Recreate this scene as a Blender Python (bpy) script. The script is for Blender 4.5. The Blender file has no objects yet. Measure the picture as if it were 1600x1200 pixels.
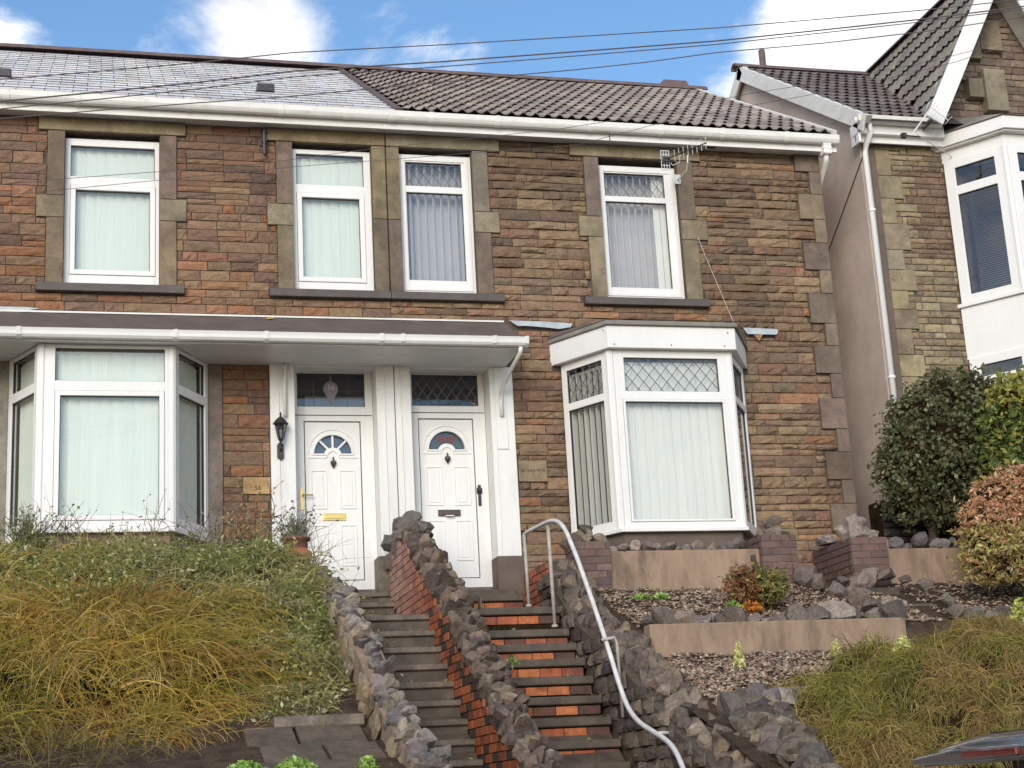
import bpy, bmesh, math, random
from mathutils import Vector, Matrix, noise
S = bpy.context.scene
COL = S.collection
# ---------------------------------------------------------------- camera
RM = [[0.9679920585687931, -0.24515248204681225, -0.053773925782275266],
      [0.011411721383007743, 0.2570245885606356, -0.9663374842622595],
      [0.2507212539112447, 0.9347933576045154, 0.25159537240507773]]
cd = bpy.data.cameras.new('camera'); cam = bpy.data.objects.new('camera', cd); COL.objects.link(cam)
cd.sensor_width = 36; cd.lens = 56.25; cd.clip_end = 500; cd.clip_start = 0.05
Rt = Matrix(RM).transposed() @ Matrix(((1, 0, 0), (0, -1, 0), (0, 0, -1)))
cam.matrix_world = Matrix.Translation((0, -17.249, 1.6)) @ Rt.to_4x4()
S.camera = cam
S.render.resolution_x = 1024; S.render.resolution_y = 768
# ---------------------------------------------------------------- world
W = bpy.data.worlds.new('World'); S.world = W; W.use_nodes = True
nt = W.node_tree; nt.nodes.clear()
SUN_EL, SUN_AZ = math.radians(21), math.radians(205)      # azimuth clockwise from +Y (north)
def N(t, kind, **kw):
    n = t.nodes.new(kind)
    for k, v in kw.items():
        if k.startswith('i_'): n.inputs[k[2:].replace('_', ' ')].default_value = v
        else: setattr(n, k, v)
    return n
sky = N(nt, 'ShaderNodeTexSky'); sky.sky_type = 'NISHITA'; sky.sun_disc = False
sky.sun_elevation = SUN_EL; sky.sun_rotation = SUN_AZ; sky.ozone_density = 2.0; sky.air_density = 1.0; sky.dust_density = 0.3
tc = N(nt, 'ShaderNodeTexCoord')
mp = N(nt, 'ShaderNodeMapping'); mp.inputs['Scale'].default_value = (1, 1, 1.9); mp.inputs['Location'].default_value = (3.1, 1.7, .4)
nt.links.new(tc.outputs['Generated'], mp.inputs['Vector'])
nz = N(nt, 'ShaderNodeTexNoise'); nz.inputs['Scale'].default_value = 7; nz.inputs['Detail'].default_value = 11; nz.inputs['Roughness'].default_value = .64; nz.inputs['Distortion'].default_value = .3
nt.links.new(mp.outputs[0], nz.inputs['Vector'])
acc = nz.outputs['Fac']
def mth(t, op, a, b=None, clamp=False):
    n = t.nodes.new('ShaderNodeMath'); n.operation = op; n.use_clamp = clamp
    for i, x in enumerate((a, b)):
        if x is None: continue
        if isinstance(x, (int, float)): n.inputs[i].default_value = x
        else: t.links.new(x, n.inputs[i])
    return n.outputs[0]
# banks of cumulus and gaps of blue, as directions in the sky: (direction, radius, amount)
for d, r, a in (((.20, .86, .45), .36, -.16), ((-.01, .88, .475), .035, -.14), ((.117, .887, .448), .040, .17), ((.06, .887, .46), .05, .13), ((-.055, .893, .438), .022, .2), ((.09, .887, .455), .03, .09), ((.205, .87, .450), .035, .13),
                ((.45, .79, .42), .075, .26), ((.40, .82, .416), .045, .15), ((.43, .80, .432), .04, .10), ((.48, .77, .41), .06, .12), ((.27, .85, .455), .05, -.10), ((.15, .872, .466), .03, -.06), ((.36, .815, .447), .03, -.10)):
    v = Vector(d).normalized()
    vm = nt.nodes.new('ShaderNodeVectorMath'); vm.operation = 'DISTANCE'; vm.inputs[1].default_value = v
    nt.links.new(tc.outputs['Generated'], vm.inputs[0])
    mr = nt.nodes.new('ShaderNodeMapRange'); mr.interpolation_type = 'SMOOTHSTEP'
    mr.inputs[1].default_value = 0; mr.inputs[2].default_value = r * 1.9; mr.inputs[3].default_value = a; mr.inputs[4].default_value = 0
    nt.links.new(vm.outputs['Value'], mr.inputs[0])
    acc = mth(nt, 'ADD', acc, mr.outputs[0])
mask = nt.nodes.new('ShaderNodeMapRange'); mask.interpolation_type = 'SMOOTHSTEP'
mask.inputs[1].default_value = .42; mask.inputs[2].default_value = .70
nt.links.new(acc, mask.inputs[0])
hs = N(nt, 'ShaderNodeHueSaturation'); hs.inputs['Saturation'].default_value = 1.12; hs.inputs['Value'].default_value = .80
nt.links.new(sky.outputs[0], hs.inputs['Color'])
nz2 = N(nt, 'ShaderNodeTexNoise'); nz2.inputs['Scale'].default_value = 11; nz2.inputs['Detail'].default_value = 6
nt.links.new(mp.outputs[0], nz2.inputs['Vector'])
cr = nt.nodes.new('ShaderNodeValToRGB'); cr.color_ramp.elements[0].position = .35; cr.color_ramp.elements[1].position = .62
cr.color_ramp.elements[0].color = (3.9, 3.9, 4.0, 1); cr.color_ramp.elements[1].color = (6.3, 6.15, 5.95, 1)
nt.links.new(nz2.outputs['Fac'], cr.inputs[0])
mx = nt.nodes.new('ShaderNodeMix'); mx.data_type = 'RGBA'
nt.links.new(mask.outputs[0], mx.inputs[0]); nt.links.new(hs.outputs[0], mx.inputs[6]); nt.links.new(cr.outputs[0], mx.inputs[7])
bg = N(nt, 'ShaderNodeBackground'); bg.inputs['Strength'].default_value = .15
nt.links.new(mx.outputs[2], bg.inputs['Color'])
wo = N(nt, 'ShaderNodeOutputWorld'); nt.links.new(bg.outputs[0], wo.inputs[0])
# ---------------------------------------------------------------- sun (thin cloud softens it)
sd = bpy.data.lights.new('sun', 'SUN'); sd.energy = 1.45; sd.angle = math.radians(30); sd.color = (1, .94, .85)
so = bpy.data.objects.new('sun', sd); COL.objects.link(so)
sv = Vector((math.sin(SUN_AZ) * math.cos(SUN_EL), math.cos(SUN_AZ) * math.cos(SUN_EL), math.sin(SUN_EL)))
so.rotation_euler = sv.to_track_quat('Z', 'Y').to_euler(); so.location = sv * 60
S.view_settings.view_transform = 'Standard'; S.view_settings.look = 'None'; S.view_settings.gamma = 1
S.view_settings.use_curve_mapping = False
S.view_settings.exposure = 0.78

# ---------------------------------------------------------------- helpers
R0 = random.Random(7)
def at(u, v, y):                      # point of the vertical plane y seen at picture position (u, v)
    d = Vector([(u - 800) / 2500, (v - 600) / 2500, 1]); d = Matrix(RM).transposed() @ d
    return Vector((0, -17.249, 1.6)) + d * ((y + 17.249) / d.y)
def wloc(o):
    p = Vector((0, 0, 0))
    while o: p += o.location; o = o.parent
    return p
def tag(o, label=None, cat=None, group=None, kind=None):
    if label: o['label'] = label
    if cat: o['category'] = cat
    if group: o['group'] = group
    if kind: o['kind'] = kind
    return o
def root(name, label, cat, loc, group=None):
    o = bpy.data.objects.new(name, None); COL.objects.link(o); o.location = loc; o.empty_display_size = .2
    return tag(o, label, cat, group)
def link(name, me, parent=None, loc=(0, 0, 0), scale=None, rot=None, color=None):
    o = bpy.data.objects.new(name, me); COL.objects.link(o)
    if parent: o.parent = parent; loc = Vector(loc) - wloc(parent)
    o.location = loc
    if scale: o.scale = scale
    if rot: o.rotation_euler = rot
    o.color = (*color, 1) if color else (0, 0, 0, 1)
    return o
class B:
    def __init__(s): s.v = []; s.f = []; s.c = []; s.mi = []; s.col = None; s.m = 0
    def add(s, vs, fs):
        k = len(s.v); s.v += [tuple(a) for a in vs]
        for f in fs: s.f.append(tuple(k + i for i in f)); s.c.append(s.col); s.mi.append(s.m)
        return s
    def box(s, x0, x1, y0, y1, z0, z1):
        return s.add([(x, y, z) for z in (z0, z1) for y in (y0, y1) for x in (x0, x1)],
                     [(0, 2, 3, 1), (4, 5, 7, 6), (0, 1, 5, 4), (2, 6, 7, 3), (0, 4, 6, 2), (1, 3, 7, 5)])
    def fbox(s, F, u0, u1, n0, n1, z0, z1):
        ox, oy, oz, ux, uy = F
        k = len(s.v); s.box(u0, u1, -n1, -n0, z0, z1)
        for i in range(k, len(s.v)):
            u, w, z = s.v[i]; s.v[i] = (ox + u * ux - w * uy, oy + u * uy + w * ux, oz + z)
        return s
    def prism(s, poly, axis, a, b):      # poly in the other two axes (cyclic order x,y,z without axis), ccw not required
        n = len(poly)
        def P(p, t):
            if axis == 'x': return (t, p[0], p[1])
            if axis == 'y': return (p[0], t, p[1])
            return (p[0], p[1], t)
        return s.add([P(p, a) for p in poly] + [P(p, b) for p in poly],
                     [tuple(range(n))[::-1], tuple(range(n, 2 * n))] + [(i, (i + 1) % n, n + (i + 1) % n, n + i) for i in range(n)])
    def tube(s, pts, r, n=8):
        pts = [Vector(p) for p in pts]; rings = []; m = len(pts)
        for i, p in enumerate(pts):
            t = (pts[min(i + 1, m - 1)] - pts[max(i - 1, 0)]).normalized()
            a = t.cross(Vector((0, 0, 1)) if abs(t.z) < .9 else Vector((1, 0, 0))).normalized(); b = t.cross(a)
            rr = r[i] if isinstance(r, (list, tuple)) else r
            rings.append([p + (a * math.cos(2 * math.pi * k / n) + b * math.sin(2 * math.pi * k / n)) * rr for k in range(n)])
        vs = [q for g in rings for q in g]
        fs = [(i * n + k, i * n + (k + 1) % n, (i + 1) * n + (k + 1) % n, (i + 1) * n + k) for i in range(m - 1) for k in range(n)]
        fs += [tuple(range(n))[::-1], tuple((m - 1) * n + k for k in range(n))]
        return s.add(vs, fs)
    def lathe(s, prof, c, n=20):
        vs = [(c[0] + r * math.cos(2 * math.pi * k / n), c[1] + r * math.sin(2 * math.pi * k / n), c[2] + z) for r, z in prof for k in range(n)]
        m = len(prof)
        return s.add(vs, [(i * n + k, i * n + (k + 1) % n, (i + 1) * n + (k + 1) % n, (i + 1) * n + k) for i in range(m - 1) for k in range(n)])
    def build(s, name, mats, parent=None, smooth=False, bevel=0, mesh_only=False, origin=None):
        o0 = wloc(parent) if parent else (Vector(origin) if origin else Vector((0, 0, 0)))
        me = bpy.data.meshes.new(name)
        me.from_pydata([(a[0] - o0[0], a[1] - o0[1], a[2] - o0[2]) for a in s.v], [], s.f)
        for m in (mats if isinstance(mats, (list, tuple)) else [mats]): me.materials.append(m)
        if any(s.mi): me.polygons.foreach_set('material_index', s.mi)
        if any(c is not None for c in s.c):
            at_ = me.color_attributes.new('tint', 'FLOAT_COLOR', 'CORNER'); d = []
            for p, c in zip(me.polygons, s.c): d += list((*(c or (0, 0, 0)), 1)) * p.loop_total
            at_.data.foreach_set('color', d)
        bm = bmesh.new(); bm.from_mesh(me)
        if len(s.f) < 30000 and not getattr(s, 'nonorm', False): bmesh.ops.recalc_face_normals(bm, faces=bm.faces)
        bm.to_mesh(me); bm.free()
        if smooth: me.polygons.foreach_set('use_smooth', [True] * len(me.polygons))
        me.update()
        if mesh_only: return me
        o = bpy.data.objects.new(name, me); COL.objects.link(o); o.color = (0, 0, 0, 1)
        if parent: o.parent = parent
        elif origin: o.location = origin
        if bevel:
            m = o.modifiers.new('bevel', 'BEVEL'); m.width = bevel; m.segments = 2; m.limit_method = 'ANGLE'; m.harden_normals = False
        return o
def clampc(c): return tuple(max(.005, min(.95, x)) for x in c)
def vary(c, a=.15, rg=R0):
    k = 1 + rg.uniform(-a, a)
    return clampc((c[0] * k * (1 + rg.uniform(-.05, .05)), c[1] * k, c[2] * k * (1 + rg.uniform(-.05, .05))))

# ---------------------------------------------------------------- materials
def mat(name, col=None, rough=.6, n=(), bump=0, bscale=60, spec=.5, metal=0, dirt=None, rmap=None, coat=0, tint=False, trans=0, stretch=None):
    """n = (scale, low, high): noise multiplies the colour; dirt = (colour, scale, lo, hi, amount); tint = colour from object/attribute"""
    m = bpy.data.materials.new(name); m.use_nodes = True; t = m.node_tree; t.nodes.clear()
    out = N(t, 'ShaderNodeOutputMaterial'); p = N(t, 'ShaderNodeBsdfPrincipled')
    t.links.new(p.outputs[0], out.inputs[0])
    p.inputs['Roughness'].default_value = rough; p.inputs['Metallic'].default_value = metal
    p.inputs['Specular IOR Level'].default_value = spec; p.inputs['Coat Weight'].default_value = coat
    geo = N(t, 'ShaderNodeNewGeometry'); vec = geo.outputs['Position']
    if stretch:
        mpp = N(t, 'ShaderNodeMapping'); mpp.inputs['Scale'].default_value = stretch; t.links.new(vec, mpp.inputs[0]); svec = mpp.outputs[0]
    else: svec = vec
    if tint:
        oi = N(t, 'ShaderNodeObjectInfo'); aa = N(t, 'ShaderNodeAttribute'); aa.attribute_name = 'tint'
        v = N(t, 'ShaderNodeVectorMath'); v.operation = 'ADD'; t.links.new(oi.outputs['Color'], v.inputs[0]); t.links.new(aa.outputs['Color'], v.inputs[1]); c = v.outputs[0]
    else:
        rgb = N(t, 'ShaderNodeRGB'); rgb.outputs[0].default_value = (*col, 1); c = rgb.outputs[0]
    for sc, lo, hi in (n if n and isinstance(n[0], (list, tuple)) else ([n] if n else [])):
        nn = N(t, 'ShaderNodeTexNoise'); nn.inputs['Scale'].default_value = sc; nn.inputs['Detail'].default_value = 6; nn.inputs['Roughness'].default_value = .65; t.links.new(svec, nn.inputs['Vector'])
        mr = N(t, 'ShaderNodeMapRange'); mr.inputs[1].default_value = .3; mr.inputs[2].default_value = .7; mr.inputs[3].default_value = lo; mr.inputs[4].default_value = hi
        t.links.new(nn.outputs['Fac'], mr.inputs[0])
        v = N(t, 'ShaderNodeVectorMath'); v.operation = 'SCALE'; t.links.new(c, v.inputs[0]); t.links.new(mr.outputs[0], v.inputs['Scale']); c = v.outputs[0]
    if dirt:
        for dc, sc, lo, hi, am in (dirt if isinstance(dirt[0][0], (list, tuple)) else [dirt]):
            nn = N(t, 'ShaderNodeTexNoise'); nn.inputs['Scale'].default_value = sc; nn.inputs['Detail'].default_value = 8; nn.inputs['Roughness'].default_value = .7; t.links.new(svec, nn.inputs['Vector'])
            mr = N(t, 'ShaderNodeMapRange'); mr.inputs[1].default_value = lo; mr.inputs[2].default_value = hi; mr.inputs[3].default_value = 0; mr.inputs[4].default_value = am
            t.links.new(nn.outputs['Fac'], mr.inputs[0])
            mxx = N(t, 'ShaderNodeMix'); mxx.data_type = 'RGBA'; mxx.inputs[7].default_value = (*dc, 1); t.links.new(mr.outputs[0], mxx.inputs[0]); t.links.new(c, mxx.inputs[6]); c = mxx.outputs[2]
    t.links.new(c, p.inputs['Base Color'])
    if bump:
        nn = N(t, 'ShaderNodeTexNoise'); nn.inputs['Scale'].default_value = bscale; nn.inputs['Detail'].default_value = 8; nn.inputs['Roughness'].default_value = .6; t.links.new(svec, nn.inputs['Vector'])
        b = N(t, 'ShaderNodeBump'); b.inputs['Strength'].default_value = bump; b.inputs['Distance'].default_value = .02; t.links.new(nn.outputs['Fac'], b.inputs['Height']); t.links.new(b.outputs[0], p.inputs['Normal'])
    if trans:
        tr = N(t, 'ShaderNodeBsdfTranslucent'); t.links.new(c, tr.inputs[0]); ms = N(t, 'ShaderNodeMixShader'); ms.inputs[0].default_value = trans
        t.links.new(p.outputs[0], ms.inputs[1]); t.links.new(tr.outputs[0], ms.inputs[2]); t.links.new(ms.outputs[0], out.inputs[0])
    return m
def glass(name, tintc=(.97, .975, .97), refl=1.3):
    m = bpy.data.materials.new(name); m.use_nodes = True; t = m.node_tree; t.nodes.clear()
    out = N(t, 'ShaderNodeOutputMaterial'); g = N(t, 'ShaderNodeBsdfGlossy'); g.inputs['Roughness'].default_value = .02
    tr = N(t, 'ShaderNodeBsdfTransparent'); tr.inputs[0].default_value = (*tintc, 1)
    geo = N(t, 'ShaderNodeNewGeometry')
    dt = N(t, 'ShaderNodeVectorMath'); dt.operation = 'DOT_PRODUCT'; t.links.new(geo.outputs['Incoming'], dt.inputs[0]); t.links.new(geo.outputs['Normal'], dt.inputs[1])
    c1 = mth(t, 'SUBTRACT', 1.0, mth(t, 'ABSOLUTE', dt.outputs['Value'])); fres = mth(t, 'ADD', mth(t, 'MULTIPLY', mth(t, 'POWER', c1, 5.0), .95), .05)
    nn = N(t, 'ShaderNodeTexNoise'); nn.inputs['Scale'].default_value = 1.7; t.links.new(geo.outputs['Position'], nn.inputs['Vector'])
    b = N(t, 'ShaderNodeBump'); b.inputs['Strength'].default_value = .012; b.inputs['Distance'].default_value = .05; t.links.new(nn.outputs['Fac'], b.inputs['Height']); t.links.new(b.outputs[0], g.inputs['Normal'])
    ms = N(t, 'ShaderNodeMixShader'); t.links.new(mth(t, 'MULTIPLY', fres, refl, True), ms.inputs[0]); t.links.new(tr.outputs[0], ms.inputs[1]); t.links.new(g.outputs[0], ms.inputs[2]); t.links.new(ms.outputs[0], out.inputs[0])
    return m
M = {}
M['stone'] = mat('rock_faced_stone', tint=True, rough=.85, n=((9, .78, 1.25), (45, .75, 1.25)), bump=1.0, bscale=18, spec=.2, dirt=(((.05, .036, .03), 3.2, .54, .76, .5), ((.07, .05, .04), 14, .56, .68, .4)), stretch=(1, 1, 1.6))
M['mortar'] = mat('mortar', (.115, .088, .068), .95, (14, .7, 1.3), .6, 60, .1)
M['dress'] = mat('dressed_sandstone', tint=True, rough=.85, n=((2.2, .68, 1.28), (14, .85, 1.12), (60, .88, 1.1)), bump=.55, bscale=35, spec=.2, dirt=(((.085, .058, .045), 1.8, .48, .70, .75), ((.05, .04, .032), 9, .58, .72, .45)))
M['sillm'] = mat('painted_sill', (.085, .068, .062), .6, (6, .75, 1.3), .2, 60)
M['pvc'] = mat('white_pvc', (.80, .785, .76), .34, ((1.3, .93, 1.03), (25, .97, 1.02)), .04, 14, spec=.45, dirt=(((.50, .46, .40), 4, .60, .85, .45)), stretch=(1, 1, .25))
M['pvc_old'] = mat('weathered_white_pvc', (.76, .74, .69), .42, ((3, .86, 1.05), (40, .95, 1.04)), 0, dirt=((.25, .21, .16), 5, .56, .8, .6), stretch=(1, 1, 3))
M['paint'] = mat('white_render_paint', (.80, .785, .76), .6, (2, .90, 1.04), .15, 60, dirt=((.45, .41, .35), 5, .56, .85, .5), stretch=(1, 1, .22))
M['seal'] = mat('black_gasket', (.02, .02, .022), .5)
M['lead'] = mat('lead_came', (.12, .12, .13), .45)
M['glass'] = glass('window_glass')
M['glass_dark'] = glass('fanlight_glass', (.78, .78, .82), 1.6)
M['room'] = mat('room_plaster', (.30, .28, .27), .9)
M['blindL'] = mat('mint_blind_fabric', (.84, .90, .82), .8, (60, .93, 1.05), 0, stretch=(1, 1, .02))
M['blindR'] = mat('cream_blind_fabric', (.84, .84, .79), .8, (45, .93, 1.05), 0, stretch=(1, 1, .02))
M['slate'] = mat('glare_pale_wet_slate', tint=True, rough=.24, n=((5, .85, 1.15),), bump=.06, bscale=30, spec=1.0, coat=.6)  # wet gloss here; the per-slate tint carries the sky glare
M['tile'] = mat('concrete_roof_tile', tint=True, rough=.6, n=((8, .75, 1.2), (60, .85, 1.15)), bump=.3, bscale=60, spec=.4, dirt=((.07, .065, .045), 2.5, .58, .8, .5))
M['ridge'] = mat('ridge_tile_clay', (.14, .095, .09), .7, (8, .7, 1.25), .3, 50)
M['felt'] = mat('mineral_felt', (.125, .092, .08), .85, ((3, .75, 1.2), (200, .8, 1.2)), .3, 200, dirt=((.22, .19, .16), 4, .6, .8, .4))
M['feltgrey'] = mat('grey_felt_edge', (.23, .21, .18), .8, ((3, .75, 1.2), (150, .85, 1.15)), .3, 150)
M['leadsheet'] = mat('lead_flashing', (.42, .46, .49), .5, (7, .8, 1.2), .2, 30)
M['peb'] = mat('pebbledash', (.72, .60, .52), .9, ((1.5, .85, 1.12), (90, .68, 1.3)), 1.0, 95, .2, dirt=((.46, .33, .28), .9, .45, .7, .4))
M['brickred'] = mat('terracotta_brick', tint=True, rough=.7, n=((12, .65, 1.25), (60, .85, 1.15)), bump=.35, bscale=60, spec=.4, dirt=((.03, .022, .02), 4, .52, .72, .75))
M['brickbrown'] = mat('brown_engineering_brick', tint=True, rough=.65, n=((12, .75, 1.2),), bump=.3, bscale=60, dirt=((.25, .22, .2), 30, .66, .8, .3))
M['rock'] = mat('grey_rubble_stone', tint=True, rough=.8, n=((7, .55, 1.4), (35, .7, 1.35)), bump=1.0, bscale=16, spec=.3, dirt=(((.10, .095, .05), 3, .6, .8, .45), ((.045, .035, .032), 7, .48, .62, .7)))
M['step'] = mat('damp_concrete_step', (.095, .07, .052), .6, ((6, .6, 1.35), (70, .85, 1.15)), .4, 60, dirt=(((.035, .035, .02), 4, .5, .7, .6)))
M['stepedge'] = mat('worn_concrete_nosing', (.17, .13, .098), .6, ((6, .5, 1.4), (70, .85, 1.15)), .4, 60, dirt=(((.03, .03, .025), 5, .5, .7, .7)))
M['rendered'] = mat('buff_cement_render', (.325, .225, .155), .9, ((2, .62, 1.25), (120, .85, 1.12)), .35, 120, dirt=(((.11, .075, .055), 2.2, .50, .68, .75), ((.36, .31, .25), 7, .60, .8, .4), ((.08, .08, .045), 4, .6, .75, .6)), stretch=(1.6, 1, .5))
M['plinth'] = mat('brown_plinth_paint', (.13, .095, .075), .75, (4, .8, 1.2), .25, 60, dirt=((.3, .28, .25), 30, .7, .78, .5))
M['soil'] = mat('earth', (.075, .05, .035), .95, ((6, .55, 1.4), (50, .7, 1.3)), .8, 40, .1)
M['gravelm'] = mat('gravel_base', (.17, .125, .10), .95, ((60, .5, 1.5),), .9, 70, .2)
M['chip'] = mat('stone_chipping', tint=True, rough=.8, spec=.3)
M['leaf'] = mat('foliage', tint=True, rough=.55, spec=.35, trans=.25, n=((4, .75, 1.25),))
M['stem'] = mat('broom_stem', tint=True, rough=.6, spec=.3, trans=.15)
M['bark'] = mat('bark', (.07, .05, .035), .9, (20, .6, 1.4), .5, 60)
M['dark_under'] = mat('dark_core', (.028, .018, .009), .95, ((8, .4, 1.6), (40, .6, 1.4)), 1, 30, .05)  # near-black; in shrubs and brick risers it stands for inner shade
M['metalgal'] = mat('galvanised_tube', (.68, .66, .63), .5, (12, .8, 1.15), .15, 90, metal=.15, dirt=((.35, .33, .28), 8, .6, .8, .5))
M['railpost'] = mat('painted_post', (.42, .37, .32), .6, (14, .7, 1.2), .2, 60)
M['iron'] = mat('black_iron', (.03, .026, .03), .45, (20, .7, 1.3), .1, 60)
M['brass'] = mat('polished_brass', (.78, .56, .20), .28, metal=.9)
M['bronze'] = mat('antique_bronze', (.11, .08, .07), .4, metal=.6)
M['cable'] = mat('cable', (.10, .085, .085), .6)
M['alu'] = mat('aerial_aluminium', (.60, .60, .57), .45, metal=.4)
M['terracotta'] = mat('terracotta_pot', (.42, .13, .06), .6, (9, .7, 1.2), .2, 60, dirt=((.1, .06, .04), 6, .55, .75, .5))
M['asphalt'] = mat('asphalt', (.09, .088, .085), .9, (80, .7, 1.3), .5, 120)
M['paving'] = mat('pavement_slab', (.36, .34, .31), .85, (5, .8, 1.15), .3, 60)
M['gardenpave'] = mat('garden_paving', (.13, .09, .065), .85, ((4, .55, 1.3), (40, .75, 1.25)), .8, 20, dirt=(((.04, .04, .018), 3, .44, .66, .85), ((.09, .08, .03), 9, .55, .7, .5)))
M['carpaint'] = mat('dark_grey_car_paint', (.10, .10, .115), .25, metal=.6, coat=1)
M['carglass'] = mat('dark_car_glass', (.02, .022, .025), .08, spec=.8)
M['rubber'] = mat('tyre_rubber', (.02, .02, .02), .85)
M['redlens'] = mat('dark_red_lens', (.10, .004, .006), .15, coat=1)
M['brownblind'] = mat('brown_blind', (.09, .04, .03), .7)
M['letters'] = mat('dark_lettering', (.05, .04, .035), .8)
M['pale_letters'] = mat('etched_lettering', (.55, .56, .58), .5)
M['stained'] = mat('stained_glass_rose', (.16, .055, .055), .3)
M['stainedg'] = mat('stained_glass_green', (.09, .14, .10), .3)
M['bill'] = mat('folded_paper', (.75, .78, .85), .7)

# ---------------------------------------------------------------- unit meshes
def unit_stone(seed, m, nx=4, nz=3, flat=False):
    r = random.Random(seed); b = B(); g = []
    b.nonorm = False
    for j in range(nz + 1):
        for i in range(nx + 1):
            ex = i in (0, nx); ez = j in (0, nz)
            x = -.5 + i / nx + (0 if ex else r.uniform(-.06, .06)); z = -.5 + j / nz + (0 if ez else r.uniform(-.08, .08))
            if ex and not ez: x += r.uniform(-.01, .01)
            y = -r.uniform(.5, 1.0)
            if j == nz: y = -r.uniform(.05, .35)
            if j == nz - 1: y = -r.uniform(.35, .8)
            if j == 0: y = -r.uniform(.25, .75)
            if ex: y *= r.uniform(.35, .7)
            if flat: y = -(r.uniform(.5, 1.0) if not (ex or j in (0, nz)) else r.uniform(.30, .6))
            g.append((x, y, z))
    n = (nx + 1) * (nz + 1)
    vs = g + [(-.5, 0, -.5), (.5, 0, -.5), (.5, 0, .5), (-.5, 0, .5)]
    fs = []
    for j in range(nz):
        for i in range(nx):
            a = j * (nx + 1) + i; fs.append((a, a + 1, a + nx + 2)); fs.append((a, a + nx + 2, a + nx + 1))
    fs.append(tuple([n, n + 1] + [i for i in range(nx, -1, -1)]))
    fs.append(tuple([n + 2, n + 3] + [nz * (nx + 1) + i for i in range(nx + 1)]))
    fs.append(tuple([n + 3, n] + [j * (nx + 1) for j in range(nz + 1)]))
    fs.append(tuple([n + 1, n + 2] + [j * (nx + 1) + nx for j in range(nz, -1, -1)]))
    b.add(vs, fs)
    return b.build('stone_block', m, mesh_only=True), (vs, fs)
STONES = [unit_stone(100 + i, M['stone']) for i in range(26)]
STONES_F = [unit_stone(200 + i, M['stone'], 4, 3, True) for i in range(26)]
def unit_rock(seed, m):
    r = random.Random(seed); bm = bmesh.new(); bmesh.ops.create_icosphere(bm, subdivisions=2, radius=.5)
    planes = [(Vector((r.gauss(0, 1), r.gauss(0, 1), r.gauss(0, 1))).normalized(), r.uniform(.20, .36)) for _ in range(12)]
    for v in bm.verts:
        for n_, d in planes:
            k = v.co.dot(n_)
            if k > d: v.co -= n_ * (k - d)
        v.co *= 1.38 + .12 * noise.noise(v.co * 4.1 + Vector((seed * 1.7, 0, 0)))
    bm.verts.index_update(); me = bpy.data.meshes.new('rock'); vs = [tuple(v.co) for v in bm.verts]; fs = [tuple(v.index for v in f.verts) for f in bm.faces]
    bm.to_mesh(me); bm.free(); me.polygons.foreach_set('use_smooth', [True] * len(me.polygons)); me.set_sharp_from_angle(angle=math.radians(18)); me.materials.append(m); return me, (vs, fs)
ROCKS = [unit_rock(300 + i, M['rock']) for i in range(18)]
def bmx(w, d, h, m, name='block'):
    b = B(); b.box(-w / 2, w / 2, -d / 2, d / 2, -h / 2, h / 2); return b.build(name, m, mesh_only=True)

# ---------------------------------------------------------------- rect helpers
def cut(rects, ex):
    for (a, b, c, d) in ex:
        out = []
        for (x0, x1, z0, z1) in rects:
            if x1 <= a or x0 >= b or z1 <= c or z0 >= d: out.append((x0, x1, z0, z1)); continue
            if x0 < a: out.append((x0, a, z0, z1))
            if x1 > b: out.append((b, x1, z0, z1))
            xa, xb = max(x0, a), min(x1, b)
            if z0 < c: out.append((xa, xb, z0, c))
            if z1 > d: out.append((xa, xb, d, z1))
        rects = out
    return rects
def coursed(x0, x1, z0, z1, seed, hr, wr):
    r = random.Random(seed); z = z0; out = []
    while z < z1 - .02:
        h = r.uniform(*hr)
        if z + h > z1 - .05: h = z1 - z
        x = x0 - r.uniform(0, .3)
        while x < x1:
            w = r.uniform(*wr) * (1.15 if h > .12 else 1)
            if r.random() < .12: w *= .5
            xa, xb = max(x, x0), min(x + w, x1)
            if xb - xa > .04: 
                if h > .13 and r.random() < .3:
                    hh = h * r.uniform(.42, .58); out.append((xa, xb, z, z + hh)); out.append((xa, xb, z + hh, z + h))
                else: out.append((xa, xb, z, z + h))
            x += w
        z += h
    return out
def lay_stones(parent, rects, y, colf, seed, prot=(.022, .055), gap=.005, limit=300, xmin=-1.15, wt=lambda c: 1, units=None):
    r = random.Random(seed); L = []
    for (a, b, c, d) in rects:
        if b - a < .045 or d - c < .03: continue
        L.append((a + gap / 2, b - gap / 2, c + gap / 2, d - gap / 2))
    L.sort(key=lambda q: -(q[1] - q[0]) * (q[3] - q[2]) * (1 if q[1] > xmin else .01) * wt(q))
    J = B()
    for i, (a, b, c, d) in enumerate(L):
        me, (vs, fs) = r.choice(units or STONES); p = r.uniform(*prot) * (1 if d - c > .07 else .8); col = colf((a + b) / 2, (c + d) / 2, r)
        fl = r.choice((-1, 1)); cx, cz = (a + b) / 2, (c + d) / 2; rz = r.uniform(-.02, .02)
        if i < limit:
            o = link('stone', me, parent, (cx, y, cz), ((b - a), p, (d - c)), (r.uniform(-.02, .02), r.uniform(-.012, .012), 0), col)
        else:
            J.col = col; J.add([(cx + v[0] * (b - a), y + v[1] * p, cz + v[2] * (d - c)) for v in vs], fs)
    if J.v: tag(J.build('small_stones', M['stone'], parent), kind='stuff')
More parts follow.
